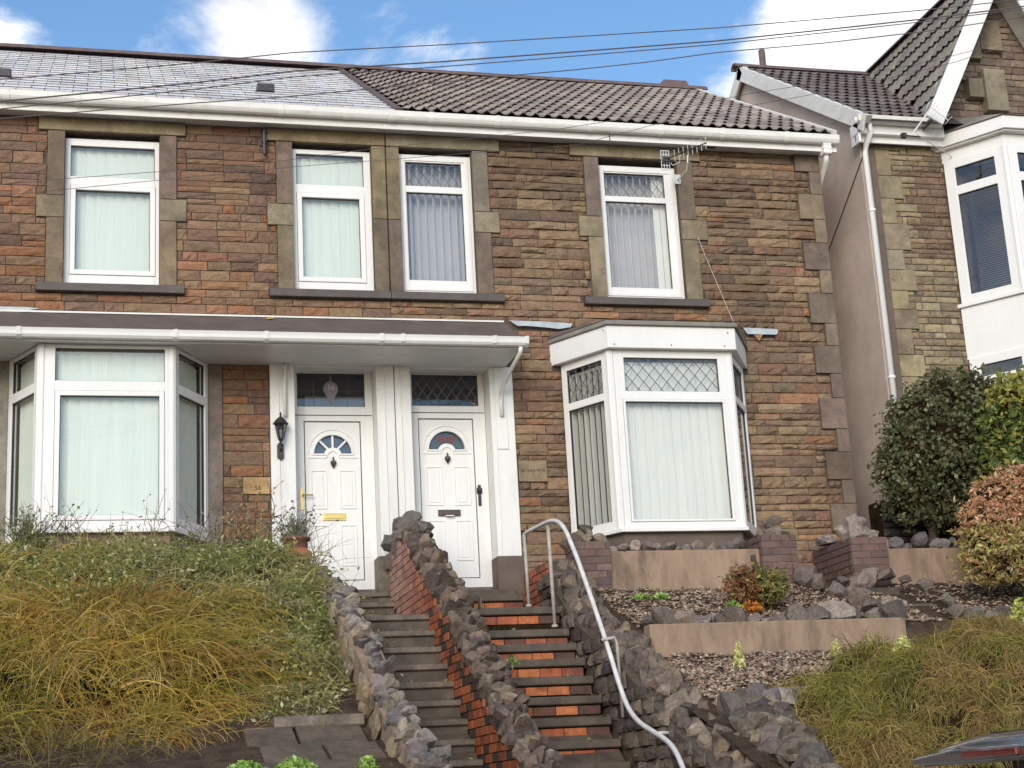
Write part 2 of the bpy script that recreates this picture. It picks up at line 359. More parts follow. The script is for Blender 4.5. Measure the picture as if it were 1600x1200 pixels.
def wall_holes(b, x0, x1, z0, z1, holes, y0, y1):
    xs = sorted({x0, x1, *[h[0] for h in holes], *[h[1] for h in holes]}); zs = sorted({z0, z1, *[h[2] for h in holes], *[h[3] for h in holes]})
    xs = [x for x in xs if x0 <= x <= x1]; zs = [z for z in zs if z0 <= z <= z1]
    def solid(i, j):
        if i < 0 or j < 0 or i >= len(xs) - 1 or j >= len(zs) - 1: return False
        cx, cz = (xs[i] + xs[i + 1]) / 2, (zs[j] + zs[j + 1]) / 2
        return not any(h[0] < cx < h[1] and h[2] < cz < h[3] for h in holes)
    for i in range(len(xs) - 1):
        for j in range(len(zs) - 1):
            if not solid(i, j): continue
            a, c, d, e = xs[i], xs[i + 1], zs[j], zs[j + 1]
            b.add([(a, y0, d), (c, y0, d), (c, y0, e), (a, y0, e)], [(0, 1, 2, 3)]); b.add([(a, y1, d), (c, y1, d), (c, y1, e), (a, y1, e)], [(3, 2, 1, 0)])
            for (k, l, q) in ((i - 1, j, ((a, d), (a, e))), (i + 1, j, ((c, e), (c, d))), (i, j - 1, ((c, d), (a, d))), (i, j + 1, ((a, e), (c, e)))):
                if not solid(k, l):
                    (p, s_), (t_, u_) = q; b.add([(p, y0, s_), (t_, y0, u_), (t_, y1, u_), (p, y1, s_)], [(0, 1, 2, 3)])

# ---------------------------------------------------------------- text
def text_geo(txt, size, depth):
    cu = bpy.data.curves.new('t', 'FONT'); cu.body = txt; cu.size = size; cu.extrude = depth; cu.align_x = 'CENTER'; cu.align_y = 'CENTER'; cu.resolution_u = 3
    o = bpy.data.objects.new('t', cu); COL.objects.link(o); bpy.context.view_layer.update()
    me = bpy.data.meshes.new_from_object(o.evaluated_get(bpy.context.evaluated_depsgraph_get()))
    bpy.data.objects.remove(o); bpy.data.curves.remove(cu); return me
def text_on(name, txt, size, loc, m, parent, depth=.002, sx=1):
    me = text_geo(txt, size, depth); me.materials.clear(); me.materials.append(m)
    return link(name, me, parent, loc, (sx, 1, 1), (math.pi / 2, 0, 0))

# ---------------------------------------------------------------- windows
def slats(parent, F, u0, u1, z0, z1, w, gap, m, ang, n=-.075, cover=None):
    k = max(1, int(round((u1 - u0) / (w * gap)))); pitch = (u1 - u0) / k
    ox, oy, oz, ux, uy = F
    b = B(); b.box(-w / 2, w / 2, -.0012, .0012, z0, z1); me = b.build('slat', m, mesh_only=True)
    base = math.atan2(uy, ux)
    for i in range(k):
        u = u0 + pitch * (i + .5); p = (ox + u * ux + n * uy, oy + u * uy - n * ux, oz)
        a = ang(i / max(1, k - 1)) if callable(ang) else ang
        link('slat', me, parent, p, None, (0, 0, base + a + R0.uniform(-.03, .03)))
def diamonds(F, u0, u1, z0, z1, du, dz, n, parent, w=.007):
    b = B(); ox, oy, oz, ux, uy = F; sl = dz / du
    def seg(p, q):
        dx, dy = q[0] - p[0], q[1] - p[1]; L = math.hypot(dx, dy)
        if L < .02: return
        px, pz = -dy / L * w / 2, dx / L * w / 2
        pts = [(p[0] + px, p[1] + pz), (q[0] + px, q[1] + pz), (q[0] - px, q[1] - pz), (p[0] - px, p[1] - pz)]
        vs = [(ox + u * ux + nn * uy, oy + u * uy - nn * ux, oz + z) for nn in (n, n + .004) for u, z in pts]
        b.add(vs, [(0, 1, 2, 3), (4, 5, 6, 7), (0, 1, 5, 4), (1, 2, 6, 5), (2, 3, 7, 6), (3, 0, 4, 7)])
    span = (z1 - z0) / sl; k = -int(span / du) - 2
    while k * du < (u1 - u0) + span + du:
        for s in (1, -1):
            ua = u0 + k * du if s == 1 else u0 + k * du
            # line z = z0 + s*sl*(u-ua) (s=1) or z = z1 - sl*(u-ua)
            p = (ua, z0 if s == 1 else z1); q = (ua + span, z1 if s == 1 else z0)
            t0, t1 = 0., 1.
            d = q[0] - p[0]
            t0 = max(t0, (u0 - p[0]) / d); t1 = min(t1, (u1 - p[0]) / d)
            if t1 > t0: seg((p[0] + d * t0, p[1] + (q[1] - p[1]) * t0), (p[0] + d * t1, p[1] + (q[1] - p[1]) * t1))
        k += 1
    return b.build('lead_came', M['lead'], parent)
def casement(house, F, w, h, panes, name='window', fr=.055, m=None, trans=()):
    """panes: list of (u0,u1,z0,z1,sash) glass rectangles in frame coordinates; sash = extra frame width round the glass (0 = fixed)"""
    m = m or M['pvc']; b = B()
    holes = [(p[0] - p[4], p[1] + p[4], p[2] - p[4], p[3] + p[4]) for p in panes]
    rc = cut([(0, w, 0, h)], holes)
    for (a, c, d, e) in rc:
        if c - a > .004 and e - d > .004: b.fbox(F, a, c, -.04, .025, d, e)
    fo = b.build(name, m, house)
    for (u0, u1, z0, z1, s) in panes:
        if s:
            g = .004
            sb = B(); o = .012 if True else 0
            U0, U1, Z0, Z1 = u0 - s + g, u1 + s - g, z0 - s + g, z1 + s - g
            for q in ((U0, u0, Z0, Z1), (u1, U1, Z0, Z1), (u0, u1, Z0, z0), (u0, u1, z1, Z1)): sb.fbox(F, q[0], q[1], -.035, .037, q[2], q[3])
            sb.build('sash', m, fo, bevel=.004)
        gk = B()
        for q in ((u0, u0 + .006, z0, z1), (u1 - .006, u1, z0, z1), (u0 + .006, u1 - .006, z0, z0 + .006), (u0 + .006, u1 - .006, z1 - .007, z1)): gk.fbox(F, q[0], q[1], -.02, .006, q[2], q[3])
        gk.build('gasket', M['seal'], fo)
        gl = B(); gl.fbox(F, u0 + .001, u1 - .001, -.012, -.006, z0 + .001, z1 - .001); gl.build('pane', M['glass'], fo)
    md = fo.modifiers.new('b', 'BEVEL'); md.width = .004; md.segments = 2; md.limit_method = 'ANGLE'
    return fo
def roombox(parent, x0, x1, z0, z1, y0=.3, d=1.6):
    b = B()
    v = [(x, y, z) for z in (z0, z1) for y in (y0, y0 + d) for x in (x0, x1)]
    b.add(v, [(0, 2, 3, 1), (4, 5, 7, 6), (2, 6, 7, 3), (0, 4, 6, 2), (1, 3, 7, 5)]); b.build('room_lining', M['room'], parent)

# ================================================================ GROUND AND STREET (structure)
def sheet(name, m, x0, x1, y0, y1, zf, nx, ny, rough=0, seed=1):
    b = B(); b.nonorm = True
    vs = []
    for j in range(ny + 1):
        for i in range(nx + 1):
            x = x0 + (x1 - x0) * i / nx; y = y0 + (y1 - y0) * j / ny; z = zf(x, y)
            if rough: z += noise.noise(Vector((x * 2.3, y * 2.3, seed))) * rough + noise.noise(Vector((x * 7, y * 7, seed))) * rough * .4
            vs.append((x, y, z))
    b.add(vs, [(j * (nx + 1) + i, j * (nx + 1) + i + 1, (j + 1) * (nx + 1) + i + 1, (j + 1) * (nx + 1) + i) for j in range(ny) for i in range(nx)])
    return tag(b.build(name, m, smooth=True), kind='structure')
def lerp(pts, t):
    if t <= pts[0][0]: return pts[0][1]
    for (a, za), (b, zb) in zip(pts, pts[1:]):
        if t <= b: return za + (zb - za) * (t - a) / (b - a)
    return pts[-1][1]
def zR(x, y): return lerp([(-6.7, 1.45), (-2.95, 2.84), (-2.90, 3.06), (-2.6, 3.14), (-1.35, 3.62), (-1.25, 3.68), (0, 3.72)], y)
def zL(x, y): return lerp([(-6.7, 1.72), (-5.05, 2.15), (-5.0, 2.22), (-3, 3.0), (-1.4, 3.75), (0, 3.8)], y)
sheet('ground', M['asphalt'], -150, 170, -150, 200, lambda x, y: -.12, 4, 4)
sheet('road', M['asphalt'], -60, 70, -13.3, -8.4, lambda x, y: -.06, 4, 2)
b = B(); b.box(-60, 70, -8.4, -6.98, -.2, .06); tag(b.build('pavement', M['paving']), kind='structure')
b = B(); b.box(-60, 70, -24, -13.3, -.2, .06); tag(b.build('near_pavement', M['paving']), kind='structure')
sheet('garden_bank', M['soil'], 4.78, 14, -6.75, .3, zR, 90, 90, .05, 3)
sheet('terrace_ground', M['soil'], -7, 2.15, -6.75, .3, zL, 80, 80, .05, 5)
b = B(); b.box(-7, 2.0, -6.9, -6.72, 0, 1.75); b.box(4.95, 14, -6.9, -6.72, 0, 1.5); tag(b.build('street_retaining_wall', M['rendered']), kind='structure')

# ================================================================ THE TWO TERRACED HOUSES
PAL_L = [(.235, .137, .085), (.20, .122, .08), (.26, .165, .098), (.275, .135, .072), (.165, .105, .078), (.22, .14, .09), (.23, .122, .075), (.19, .118, .082)]
PAL_R = [(.235, .157, .095), (.26, .18, .11), (.20, .133, .085), (.22, .13, .085), (.165, .112, .078), (.25, .17, .105), (.225, .15, .095), (.185, .125, .086)]
def stonecol(pal, hot):
    def f(x, z, r):
        c = Vector(r.choice(pal)); k = noise.noise(Vector((x * .9, z * .9, hot)))
        if r.random() < (.03 + max(0, k) * (.28 if x < 3.24 else .14)): c = c * .5 + Vector((.33, .15, .075)) * .5
        k2 = noise.noise(Vector((x * .6 + 9, z * .8, hot)))
        c = c * (1 + .35 * k2)
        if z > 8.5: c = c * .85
        return vary(tuple(c), .13, r)
    return f
XL = -2.3
EAVE_Y, EAVE_Z, RID_Y, RID_Z = -.28, 9.45, 4.0, 12.02
PITCH = math.atan2(RID_Z - EAVE_Z, RID_Y - EAVE_Y); SL = math.hypot(RID_Z - EAVE_Z, RID_Y - EAVE_Y)
H56 = root('terraced_house', 'left terraced stone house with glare-whitened wet slate roof, plain windows and number 56', 'house', (-2.3, 0, 3.6))
H58 = root('terraced_house', 'middle stone house with brown concrete tile roof and diamond leaded windows, number 58', 'house', (8.8, 0, 3.6))
# openings in facade (x0,x1,z0,z1)
O56 = [(-.38, .65, 7.32, 9.11), (2.15, 3.07, 7.32, 9.11), (-.9, 1.16, 4.45, 6.45), (2.10, 3.05, 3.85, 6.45)]
O58 = [(3.40, 4.28, 7.32, 9.11), (5.86, 6.87, 7.32, 9.11), (5.23, 7.48, 4.40, 6.46), (3.41, 4.37, 3.85, 6.45)]
for H, x0, x1, O in ((H56, XL, 3.24, O56), (H58, 3.24, 8.77, O58)):
    b = B(); wall_holes(b, x0, x1, 1.8, 9.30, O, .012, .32); b.build('front_wall', M['mortar'], H)
b = B(); b.box(3.0, 3.48, .33, 8, 3.6, 9.3); b.box(XL, XL + .2, .33, 8, 3.6, 9.3); b.box(XL, 3.24, 8, 8.2, 3.6, 9.5); b.build('inner_wall', M['mortar'], H56)
b = B(); b.prism([(.33, 3), (8, 3), (8, 9.5), (4, 11.9), (.33, 9.4)], 'x', 8.57, 8.76); b.box(3.5, 8.55, 8, 8.2, 3.6, 9.5); b.build('gable_wall', M['peb'], H58)
for H, O in ((H56, O56[:2]), (H58, O58[:2])):
    for q in O: roombox(H, q[0] - .2, q[1] + .2, q[2] - .3, q[3] + .1, .33, 1.8)
roombox(H56, -1.0, 1.3, 4.0, 6.6, .33, 2.2); roombox(H58, 5.0, 7.7, 4.0, 6.6, .33, 2.2)
roombox(H56, 2.05, 3.0, 3.9, 6.6, .37, 3.0); roombox(H58, 3.5, 4.4, 3.9, 6.6, .37, 3.0)
# dressed stone
DC = [(.25, .20, .135), (.21, .155, .12), (.27, .22, .14), (.18, .13, .105)]
def dressed(H, name, x0, x1, z0, z1, p=.03, c=None):
    b = B(); b.box(x0 + .003, x1 - .003, -p, .02, z0 + .003, z1 - .003); o = b.build(name, M['dress'], H, bevel=.005); o.color = (*vary(c or R0.choice(DC), .12), 1); return (x0, x1, z0, z1)
E56 = [(XL, -1.35, 4.3, 6.6)]; E58 = []
def jamb(H, E, xi, side, w=.19, ext=.11, z0=7.32, z1=9.11, cols=((.25, .19, .125), (.20, .145, .11))):
    """xi = reveal edge, side -1: jamb on the left of opening"""
    for (a, c, ww, cc) in ((z0, 8.08, w, cols[0]), (8.08, 8.34, w + ext, (.26, .215, .14)), (8.34, z1, w, cols[1])):
        x = (xi - ww, xi) if side < 0 else (xi, xi + ww)
        E.append(dressed(H, 'jamb_stone', x[0], x[1], a, c, .028, cc))
E56.append(dressed(H56, 'lintel', -.67, .94, 9.11, 9.27, .04, (.28, .215, .13)))
jamb(H56, E56, -.38, -1); jamb(H56, E56, .65, 1)
E56.append(dressed(H56, 'lintel', 1.84, 3.235, 9.11, 9.27, .04, (.27, .21, .128))); jamb(H56, E56, 2.15, -1)
E56.append(dressed(H56, 'mullion_stone', 3.07, 3.235, 7.32, 8.2, .028, (.22, .165, .12))); E56.append(dressed(H56, 'mullion_stone', 3.07, 3.235, 8.2, 9.11, .028, (.25, .20, .12)))
E58.append(dressed(H58, 'lintel', 3.245, 4.62, 9.11, 9.27, .04, (.24, .20, .14))); jamb(H58, E58, 4.28, 1, cols=((.17, .13, .105), (.21, .175, .13)))
E58.append(dressed(H58, 'mullion_stone', 3.245, 3.40, 7.32, 8.2, .028, (.21, .16, .12))); E58.append(dressed(H58, 'mullion_stone', 3.245, 3.40, 8.2, 9.11, .028, (.24, .195, .12)))
E58.append(dressed(H58, 'lintel', 5.50, 7.18, 9.11, 9.27, .04, (.25, .21, .135)))
jamb(H58, E58, 5.86, -1, cols=((.25, .20, .13), (.18, .145, .12))); jamb(H58, E58, 6.87, 1, w=.2, ext=.13, cols=((.24, .19, .12), (.20, .15, .11)))
def sill(H, x0, x1, E):
    b = B(); b.prism([(.10, 7.325), (-.085, 7.305), (-.085, 7.215), (.01, 7.215), (.01, 7.2), (.10, 7.2)], 'x', x0, x1); b.build('sill', M['sillm'], H, bevel=.006); E.append((x0, x1, 7.215, 7.32))
sill(H56, -.66, .92, E56); sill(H56, 1.86, 3.238, E56); sill(H58, 3.242, 4.58, E58); sill(H58, 5.56, 7.13, E58)
# quoins right-hand corner
z = 3.55; i = 0
while z < 9.27:
    h = (.30, .36)[i % 2] * R0.uniform(.9, 1.08); h = min(h, 9.28 - z); w = (.16, .34)[i % 2]
    E58.append(dressed(H58, 'quoin', 8.79 - w, 8.79, z, z + h, .035, R0.choice([(.215, .16, .125), (.20, .15, .118), (.235, .18, .13), (.19, .14, .115)]))); z += h; i += 1
# door surrounds, bays etc. that cover the stone
E56 += O56 + [(1.84, 3.24, 3.7, 6.5), (-1.35, -.8, 4.4, 6.6), (1.14, 1.33, 3.9, 6.45), (XL, 3.24, 6.50, 6.98)]
E58 += O58 + [(3.24, 4.62, 3.6, 6.5), (3.24, 4.60, 6.50, 6.98), (4.62, 5.38, 6.89, 6.99), (7.52, 7.96, 6.86, 6.97), (5.12, 7.56, 6.40, 6.84), (5.23, 7.48, 4.1, 4.4)]
# name stones
def nameplate(H, E, x0, x1, z0, z1, c, txt, sz, tx, tz, sx=1):
    b = B(); b.box(x0, x1, -.03, .02, z0, z1); o = b.build('name_stone', M['dress'], H, bevel=.004); o.color = (*c, 1); E.append((x0, x1, z0, z1))
    text_on('carved_letters', txt, sz, (tx, -.031, tz), M['letters'], o, .0015, sx)
nameplate(H56, E56, 1.54, 1.835, 4.965, 5.15, (.52, .34, .16), '56', .075, 1.70, 5.03)
nameplate(H58, E58, 4.64, 4.975, 5.09, 5.335, (.30, .235, .145), 'BRYNHYFRYD', .050, 4.812, 5.215, .93)
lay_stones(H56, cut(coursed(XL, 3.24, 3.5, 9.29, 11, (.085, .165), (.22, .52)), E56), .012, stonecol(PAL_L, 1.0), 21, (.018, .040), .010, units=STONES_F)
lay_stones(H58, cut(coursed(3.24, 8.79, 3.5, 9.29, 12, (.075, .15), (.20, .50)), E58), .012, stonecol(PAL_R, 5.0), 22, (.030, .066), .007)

# ---------------- roof
def unit_tile(wd, ln, m, rolls=2, h=.028, name='tile'):
    b = B(); b.nonorm = False; n = 6 * rolls; xs = []; zs = []
    for i in range(n + 1):
        t = i / n * rolls; f = t - int(t) if i < n else 0
        x = -wd / 2 + wd * i / n; k = i % 6
        zs.append([0, .45, 1, .75, .1, 0][k] * h if i < n else 0); xs.append(x)
    top = [(x, 0, z + .026) for x, z in zip(xs, zs)] + [(x, ln, z + .0) for x, z in zip(xs, zs)]
    bot = [(x, .003, z + .012) for x, z in zip(xs, zs)]
    m_ = n + 1
    b.add(top + bot, [(i, i + 1, m_ + i + 1, m_ + i) for i in range(n)] + [(2 * m_ + i, 2 * m_ + i + 1, i + 1, i) for i in range(n)])
    return b.build(name, m, mesh_only=True)
TILE = unit_tile(.3, .42, M['tile'], 2, .036)
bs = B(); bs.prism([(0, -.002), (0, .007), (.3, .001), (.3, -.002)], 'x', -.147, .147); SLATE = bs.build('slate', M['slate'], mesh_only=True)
def basis(X, Y, Z): return Matrix((X, Y, Z)).transposed().to_euler()
eF = basis(Vector((1, 0, 0)), Vector((0, math.cos(PITCH), math.sin(PITCH))), Vector((0, -math.sin(PITCH), math.cos(PITCH))))
def onroof(x, s, off=0): return (x, EAVE_Y + s * math.cos(PITCH) - off * math.sin(PITCH), EAVE_Z + s * math.sin(PITCH) + off * math.cos(PITCH))
def deck(H, x0, x1, nm='roof_deck'):
    b = B(); vs = [onroof(x, s, o) for x in (x0, x1) for s in (0, SL) for o in (-.10, -.012)]
    b.add(vs, [(0, 1, 3, 2), (4, 6, 7, 5), (0, 4, 5, 1), (2, 3, 7, 6), (1, 5, 7, 3), (0, 2, 6, 4)])
    b.add([(x0, RID_Y, RID_Z), (x1, RID_Y, RID_Z), (x1, 8.4, 9.4), (x0, 8.4, 9.4)], [(0, 1, 2, 3)]); b.build(nm, M['tile'], H).color = (.06, .05, .05, 1)
deck(H56, XL, 3.30); deck(H58, 3.31, 8.86)
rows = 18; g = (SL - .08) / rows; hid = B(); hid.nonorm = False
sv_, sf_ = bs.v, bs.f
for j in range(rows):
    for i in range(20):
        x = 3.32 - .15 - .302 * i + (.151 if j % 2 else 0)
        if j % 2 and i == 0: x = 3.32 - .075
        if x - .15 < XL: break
        s = j * g; c = vary(R0.choice([(.70, .69, .70), (.74, .73, .74), (.65, .64, .655), (.77, .76, .77)]), .08)  # near-white tints stand in for sky glare on the wet slates
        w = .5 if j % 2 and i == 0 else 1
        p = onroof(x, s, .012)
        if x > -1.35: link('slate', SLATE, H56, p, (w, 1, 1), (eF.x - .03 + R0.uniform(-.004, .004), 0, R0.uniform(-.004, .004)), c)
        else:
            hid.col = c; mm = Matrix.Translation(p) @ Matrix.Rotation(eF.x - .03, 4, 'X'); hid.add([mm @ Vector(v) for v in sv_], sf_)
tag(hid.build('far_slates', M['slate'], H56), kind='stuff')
rows = 14; g = (SL - .06) / rows
for j in range(rows):
    for i in range(18):
        x = 3.62 + .3 * i
        link('tile', TILE, H58, onroof(x, j * g, .014), None, (eF.x - .045 + R0.uniform(-.004, .004), 0, R0.uniform(-.005, .005)), vary(R0.choice([(.33, .275, .24), (.28, .23, .205), (.38, .32, .28), (.31, .26, .23)]), .12))
# verge line of 58 at party wall and dry verge
b = B(); vs = [onroof(x, s, o) for x in (3.325, 3.40) for s in (-.02, SL) for o in (0, .038)]; b.add(vs, [(0, 1, 3, 2), (4, 6, 7, 5), (0, 4, 5, 1), (2, 3, 7, 6), (1, 5, 7, 3), (0, 2, 6, 4)]); b.build('party_verge', M['tile'], H58).color = (.13, .09, .08, 1)
b = B(); vs = [onroof(x, s, o) for x in (8.86, 8.93) for s in (-.02, SL) for o in (-.12, .062)]; b.add(vs, [(0, 1, 3, 2), (4, 6, 7, 5), (0, 4, 5, 1), (2, 3, 7, 6), (1, 5, 7, 3), (0, 2, 6, 4)]); b.build('verge_trim', M['pvc_old'], H58)
def ridge_unit(m, L=.45, r=.11):
    b = B(); n = 7; vs = []
    for x in (-L / 2 - .006, L / 2 + .006):
        for rr in (r, r - .02):
            for k in range(n): a = math.radians(10 + 160 * k / (n - 1)); vs.append((x, rr * math.cos(a) * 1.1, rr * math.sin(a)))
    f = []
    for k in range(n - 1): f += [(k, k + 1, 2 * n + k + 1, 2 * n + k), (n + k, 3 * n + k, 3 * n + k + 1, n + k + 1), (k, n + k, n + k + 1, k + 1), (2 * n + k, 2 * n + k + 1, 3 * n + k + 1, 3 * n + k)]
    b.add(vs, f); return b.build('ridge_tile', m, mesh_only=True)
RU = ridge_unit(M['ridge'])
x = XL + .2
while x < 8.9:
    link('ridge_tile', RU, H56 if x < 3.3 else H58, (x, RID_Y, RID_Z - .015), None, (0, R0.uniform(-.01, .01), R0.uniform(-.012, .012))); x += .455
# roof fittings
for x, nm in ((1.93, 'roof_vent'), (-1.12, 'roof_vent')):
    b = B(); p = onroof(x, 1.12); b.box(x - .105, x + .105, p[1] - .04, p[1] + .2, p[2] + .02, p[2] + .12); b.box(x - .085, x + .085, p[1] - .03, p[1] + .2, p[2] - .03, p[2] + .02); b.build(nm, M['iron'], H56, bevel=.008)
b = B(); b.prism([(8.30, 12.0), (8.34, 12.16), (8.72, 12.16), (8.78, 12.0)], 'y', 3.9, 4.15); b.build('ridge_ventilator', M['ridge'], H58, bevel=.01)
# fascia, soffit, gutter
def eaves(H, x0, x1, joints):
    b = B(); b.box(x0, x1, -.222, -.2, 9.245, 9.41); b.build('fascia', M['pvc'] if H is H58 else M['pvc_old'], H, bevel=.002)
    b = B(); b.box(x0, x1, -.199, .03, 9.275, 9.284); b.build('soffit', M['pvc_old'], H)
    prof = [(-.225, 9.435), (-.225, 9.37)] + [(-.275 + .05 * math.cos(a), 9.362 + .045 * math.sin(a)) for a in [math.radians(-20 - 28 * k) for k in range(6)]] + [(-.333, 9.37), (-.333, 9.435), (-.322, 9.435), (-.318, 9.375), (-.275, 9.335), (-.236, 9.375), (-.236, 9.435)]
    b = B(); b.prism(prof, 'x', x0, x1); b.build('gutter', M['pvc_old'], H)
    for j in joints:
        b = B(); k = [(y * 1.0 + (-.004 if y < -.28 else 0), zz - .006) for y, zz in prof[:10]]; b.prism(k + [(-.341, 9.44), (-.222, 9.44)], 'x', j - .03, j + .03); b.build('gutter_bracket', M['pvc_old'], H, bevel=.003)
eaves(H56, XL, 3.22, [-1.0, -.25, .95, 2.0, 2.75]); eaves(H58, 3.22, 8.95, [3.28, 3.75, 4.55, 5.7, 6.6, 7.4, 8.25])
b = B(); b.box(3.205, 3.235, -.226, -.2, 9.243, 9.41); b.build('fascia_joint', M['pvc'], H58); b = B(); b.box(5.95, 5.965, -.2245, -.2, 9.246, 9.36); b.build('fascia_joint_trim', M['feltgrey'], H58)
# end box and rainwater elbow at right corner
b = B(); b.box(8.74, 8.84, -.30, -.18, 9.19, 9.37)
for k in range(3): b.box(8.735, 8.845, -.305, -.18, 9.20 + k * .055, 9.235 + k * .055)
b.build('rainwater_hopper', M['pvc'], H58, bevel=.004)
b = B(); b.tube([(8.79, -.24, 9.2), (8.80, -.2, 9.12), (8.84, .1, 8.98), (8.85, .2, 8.7)], .035); b.build('downpipe', M['pvc_old'], H58, smooth=True)
b = B(); b.box(6.9 + .35, 7.36, -.15, -.10, 9.262, 9.274); b.build('soffit_vent', M['seal'], H58)
# iron bracket and pipe stub between the left-hand windows
b = B(); b.tube([(1.825, -.07, 9.24), (1.825, -.07, 8.92)], .022); b.tube([(1.79, -.07, 9.2), (1.86, -.07, 9.2)], .014); b.tube([(1.77, -.07, 9.02), (1.87, -.07, 9.02)], .016); b.box(1.80, 1.85, -.08, .0, 9.08, 9.12); b.build('pipe_bracket', M['iron'], H56)
# ---------------- upper windows
GY = .10
def F(x, y, z, ux=1, uy=0): return (x, y, z, ux, uy)
casement(H56, F(-.38, GY, 7.335), 1.03, 1.73, [(.06, .98, 1.275, 1.645, 0), (.12, .93, .175, 1.115, .06)])
casement(H56, F(2.15, GY, 7.335), .92, 1.73, [(.05, .84, 1.295, 1.675, 0), (.11, .78, .165, 1.135, .06)])
w3 = casement(H58, F(3.40, GY, 7.335), .88, 1.73, [(.09, .765, 1.335, 1.635, .0), (.09, .77, .165, 1.255, .0)])
w4 = casement(H58, F(5.86, GY, 7.335), 1.01, 1.71, [(.09, .865, 1.315, 1.615, .0), (.09, .87, .145, 1.245, .0)])
for w_, x0, wd in ((w3, 3.40, .88), (w4, 5.86, 1.01)):      # hinged sash line round both panes
    b = B(); f = F(x0, GY, 7.335); zt = 1.73 if w_ is w3 else 1.71; e = .035
    for q in ((e, e + .045, e, zt - e), (wd - e - .045 - .0, wd - e, e, zt - e), (e + .045, wd - e - .045, e, e + .045), (e + .045, wd - e - .045, zt - e - .045, zt - e)): b.fbox(f, q[0], q[1], .025, .037, q[2], q[3])
    b.build('sash', M['pvc'], w_, bevel=.003)
diamonds(F(3.40, GY, 7.335), .09, .765, 1.335, 1.635, .115, .16, -.004, w3); diamonds(F(5.86, GY, 7.335), .09, .865, 1.315, 1.615, .115, .16, -.004, w4)
M['lining'] = mat('lilac_sky_reflection', (.50, .49, .54), .9)  # lilac grey of the sky reflected between the slats, as a colour
def blind(label, Fs, loc, lining=False):
    r_ = root('vertical_blind', label, 'blind', loc, 'vertical blinds'); 
    for (f, u0, u1, z0, z1, w, gap, m, ang) in Fs: slats(r_, f, u0, u1, z0, z1, w, gap, m, ang, -.085)
    f, u0, u1, z0, z1 = Fs[0][:5]; b = B(); ox, oy, oz, ux, uy = f
    for (f, u0, u1, z0, z1, *_r) in Fs: b.fbox(f, u0, u1, -.12, -.08, z1 + .002, z1 + .03)
    b.build('headrail', M['pvc'], r_)
    if lining:
        b = B(); f, u0, u1, z0, z1 = Fs[0][:5]; b.fbox(f, u0, u1, -.20, -.195, z0, z1); b.build('lining', M['lining'], r_)  # added sheet behind the slats, coloured like reflected sky
blind('closed mint blind in the upstairs window of number 56 furthest left', [(F(-.38, GY, 7.335), .02, 1.01, .02, 1.66, .127, .88, M['blindL'], .22)], (-.38, .23, 7.34))
blind('closed mint blind in the upstairs window over the left-hand front door', [(F(2.15, GY, 7.335), .02, .90, .02, 1.66, .127, .88, M['blindL'], .22)], (2.15, .23, 7.34))
blind('half-open white vertical blind upstairs over the right-hand front door', [(F(3.40, GY, 7.335), .02, .86, .02, 1.66, .089, 1.0, M['blindR'], 1.02)], (3.4, .23, 7.34), True)
blind('white vertical blind in upper window beside the aerial, turned half open at left', [(F(5.86, GY, 7.335), .02, .99, .02, 1.64, .089, 1.0, M['blindR'], lambda t: 1.0 if t < .72 else .2)], (5.86, .23, 7.34), True)

# ---------------- bay windows
def bay(H, xw0, xf0, xf1, xw1, yf, zb, zt, front, sides, name, lead=False):
    hw = zt - zb
    o = root
    bw = B(); post = .085
    parts = []
    # corner posts
    for x in (xf0, xf1):
        bb = B(); bb.lathe([(0, 0), (.055, 0), (.055, hw), (0, hw)], (x, yf + .02, zb), 10); bb.build('bay_post', M['pvc'], H, smooth=False)
    f = F(xf0 + .035, yf, zb); wn = casement(H, f, xf1 - xf0 - .07, hw, front, 'bay_window')
    if lead: diamonds(f, *front[0][:4], .138, .165, -.004, wn, .008)
    for (a, b_, pn) in (((xw0, 0), (xf0, yf), sides[0]), ((xf1, yf), (xw1, 0), sides[1])):
        d = Vector((b_[0] - a[0], b_[1] - a[1])); L = d.length; d.normalize(); k0 = .05 if a[1] != 0 else 0.02; k1 = .05 if b_[1] != 0 else .02
        ff = (a[0] + d.x * k0, a[1] + d.y * k0, zb, d.x, d.y); w_ = casement(H, ff, L - k0 - k1, hw, pn(L - k0 - k1), 'bay_window')
        if lead:
            q = pn(L - k0 - k1)[0]; diamonds(ff, *q[:4], .115, .165, -.004, w_, .008)
    return f
zb = 4.48; zt = 6.42
f56 = bay(H56, -.90, -.56, .75, 1.16, -.7, zb, zt, [(.10, 1.205, 6.03 - zb, 6.38 - zb, 0), (.155, 1.15, 4.62 - zb, 5.87 - zb, .055)],
    [lambda L: [(.07, L - .07, 6.03 - zb, 6.38 - zb, 0), (.07, L - .07, 4.60 - zb, 5.93 - zb, 0)]] * 2, 'bay')
zb2 = 4.42; zt2 = 6.46
f58 = bay(H58, 5.23, 5.60, 7.03, 7.48, -.7, zb2, zt2, [(.115, 1.25, 5.985 - zb2, 6.375 - zb2, 0), (.10, 1.27, 4.52 - zb2, 5.86 - zb2, .03)],
    [lambda L: [(.075, L - .07, 5.985 - zb2, 6.375 - zb2, 0), (.075, L - .07, 4.52 - zb2, 5.90 - zb2, 0)]] * 2, 'bay', True)
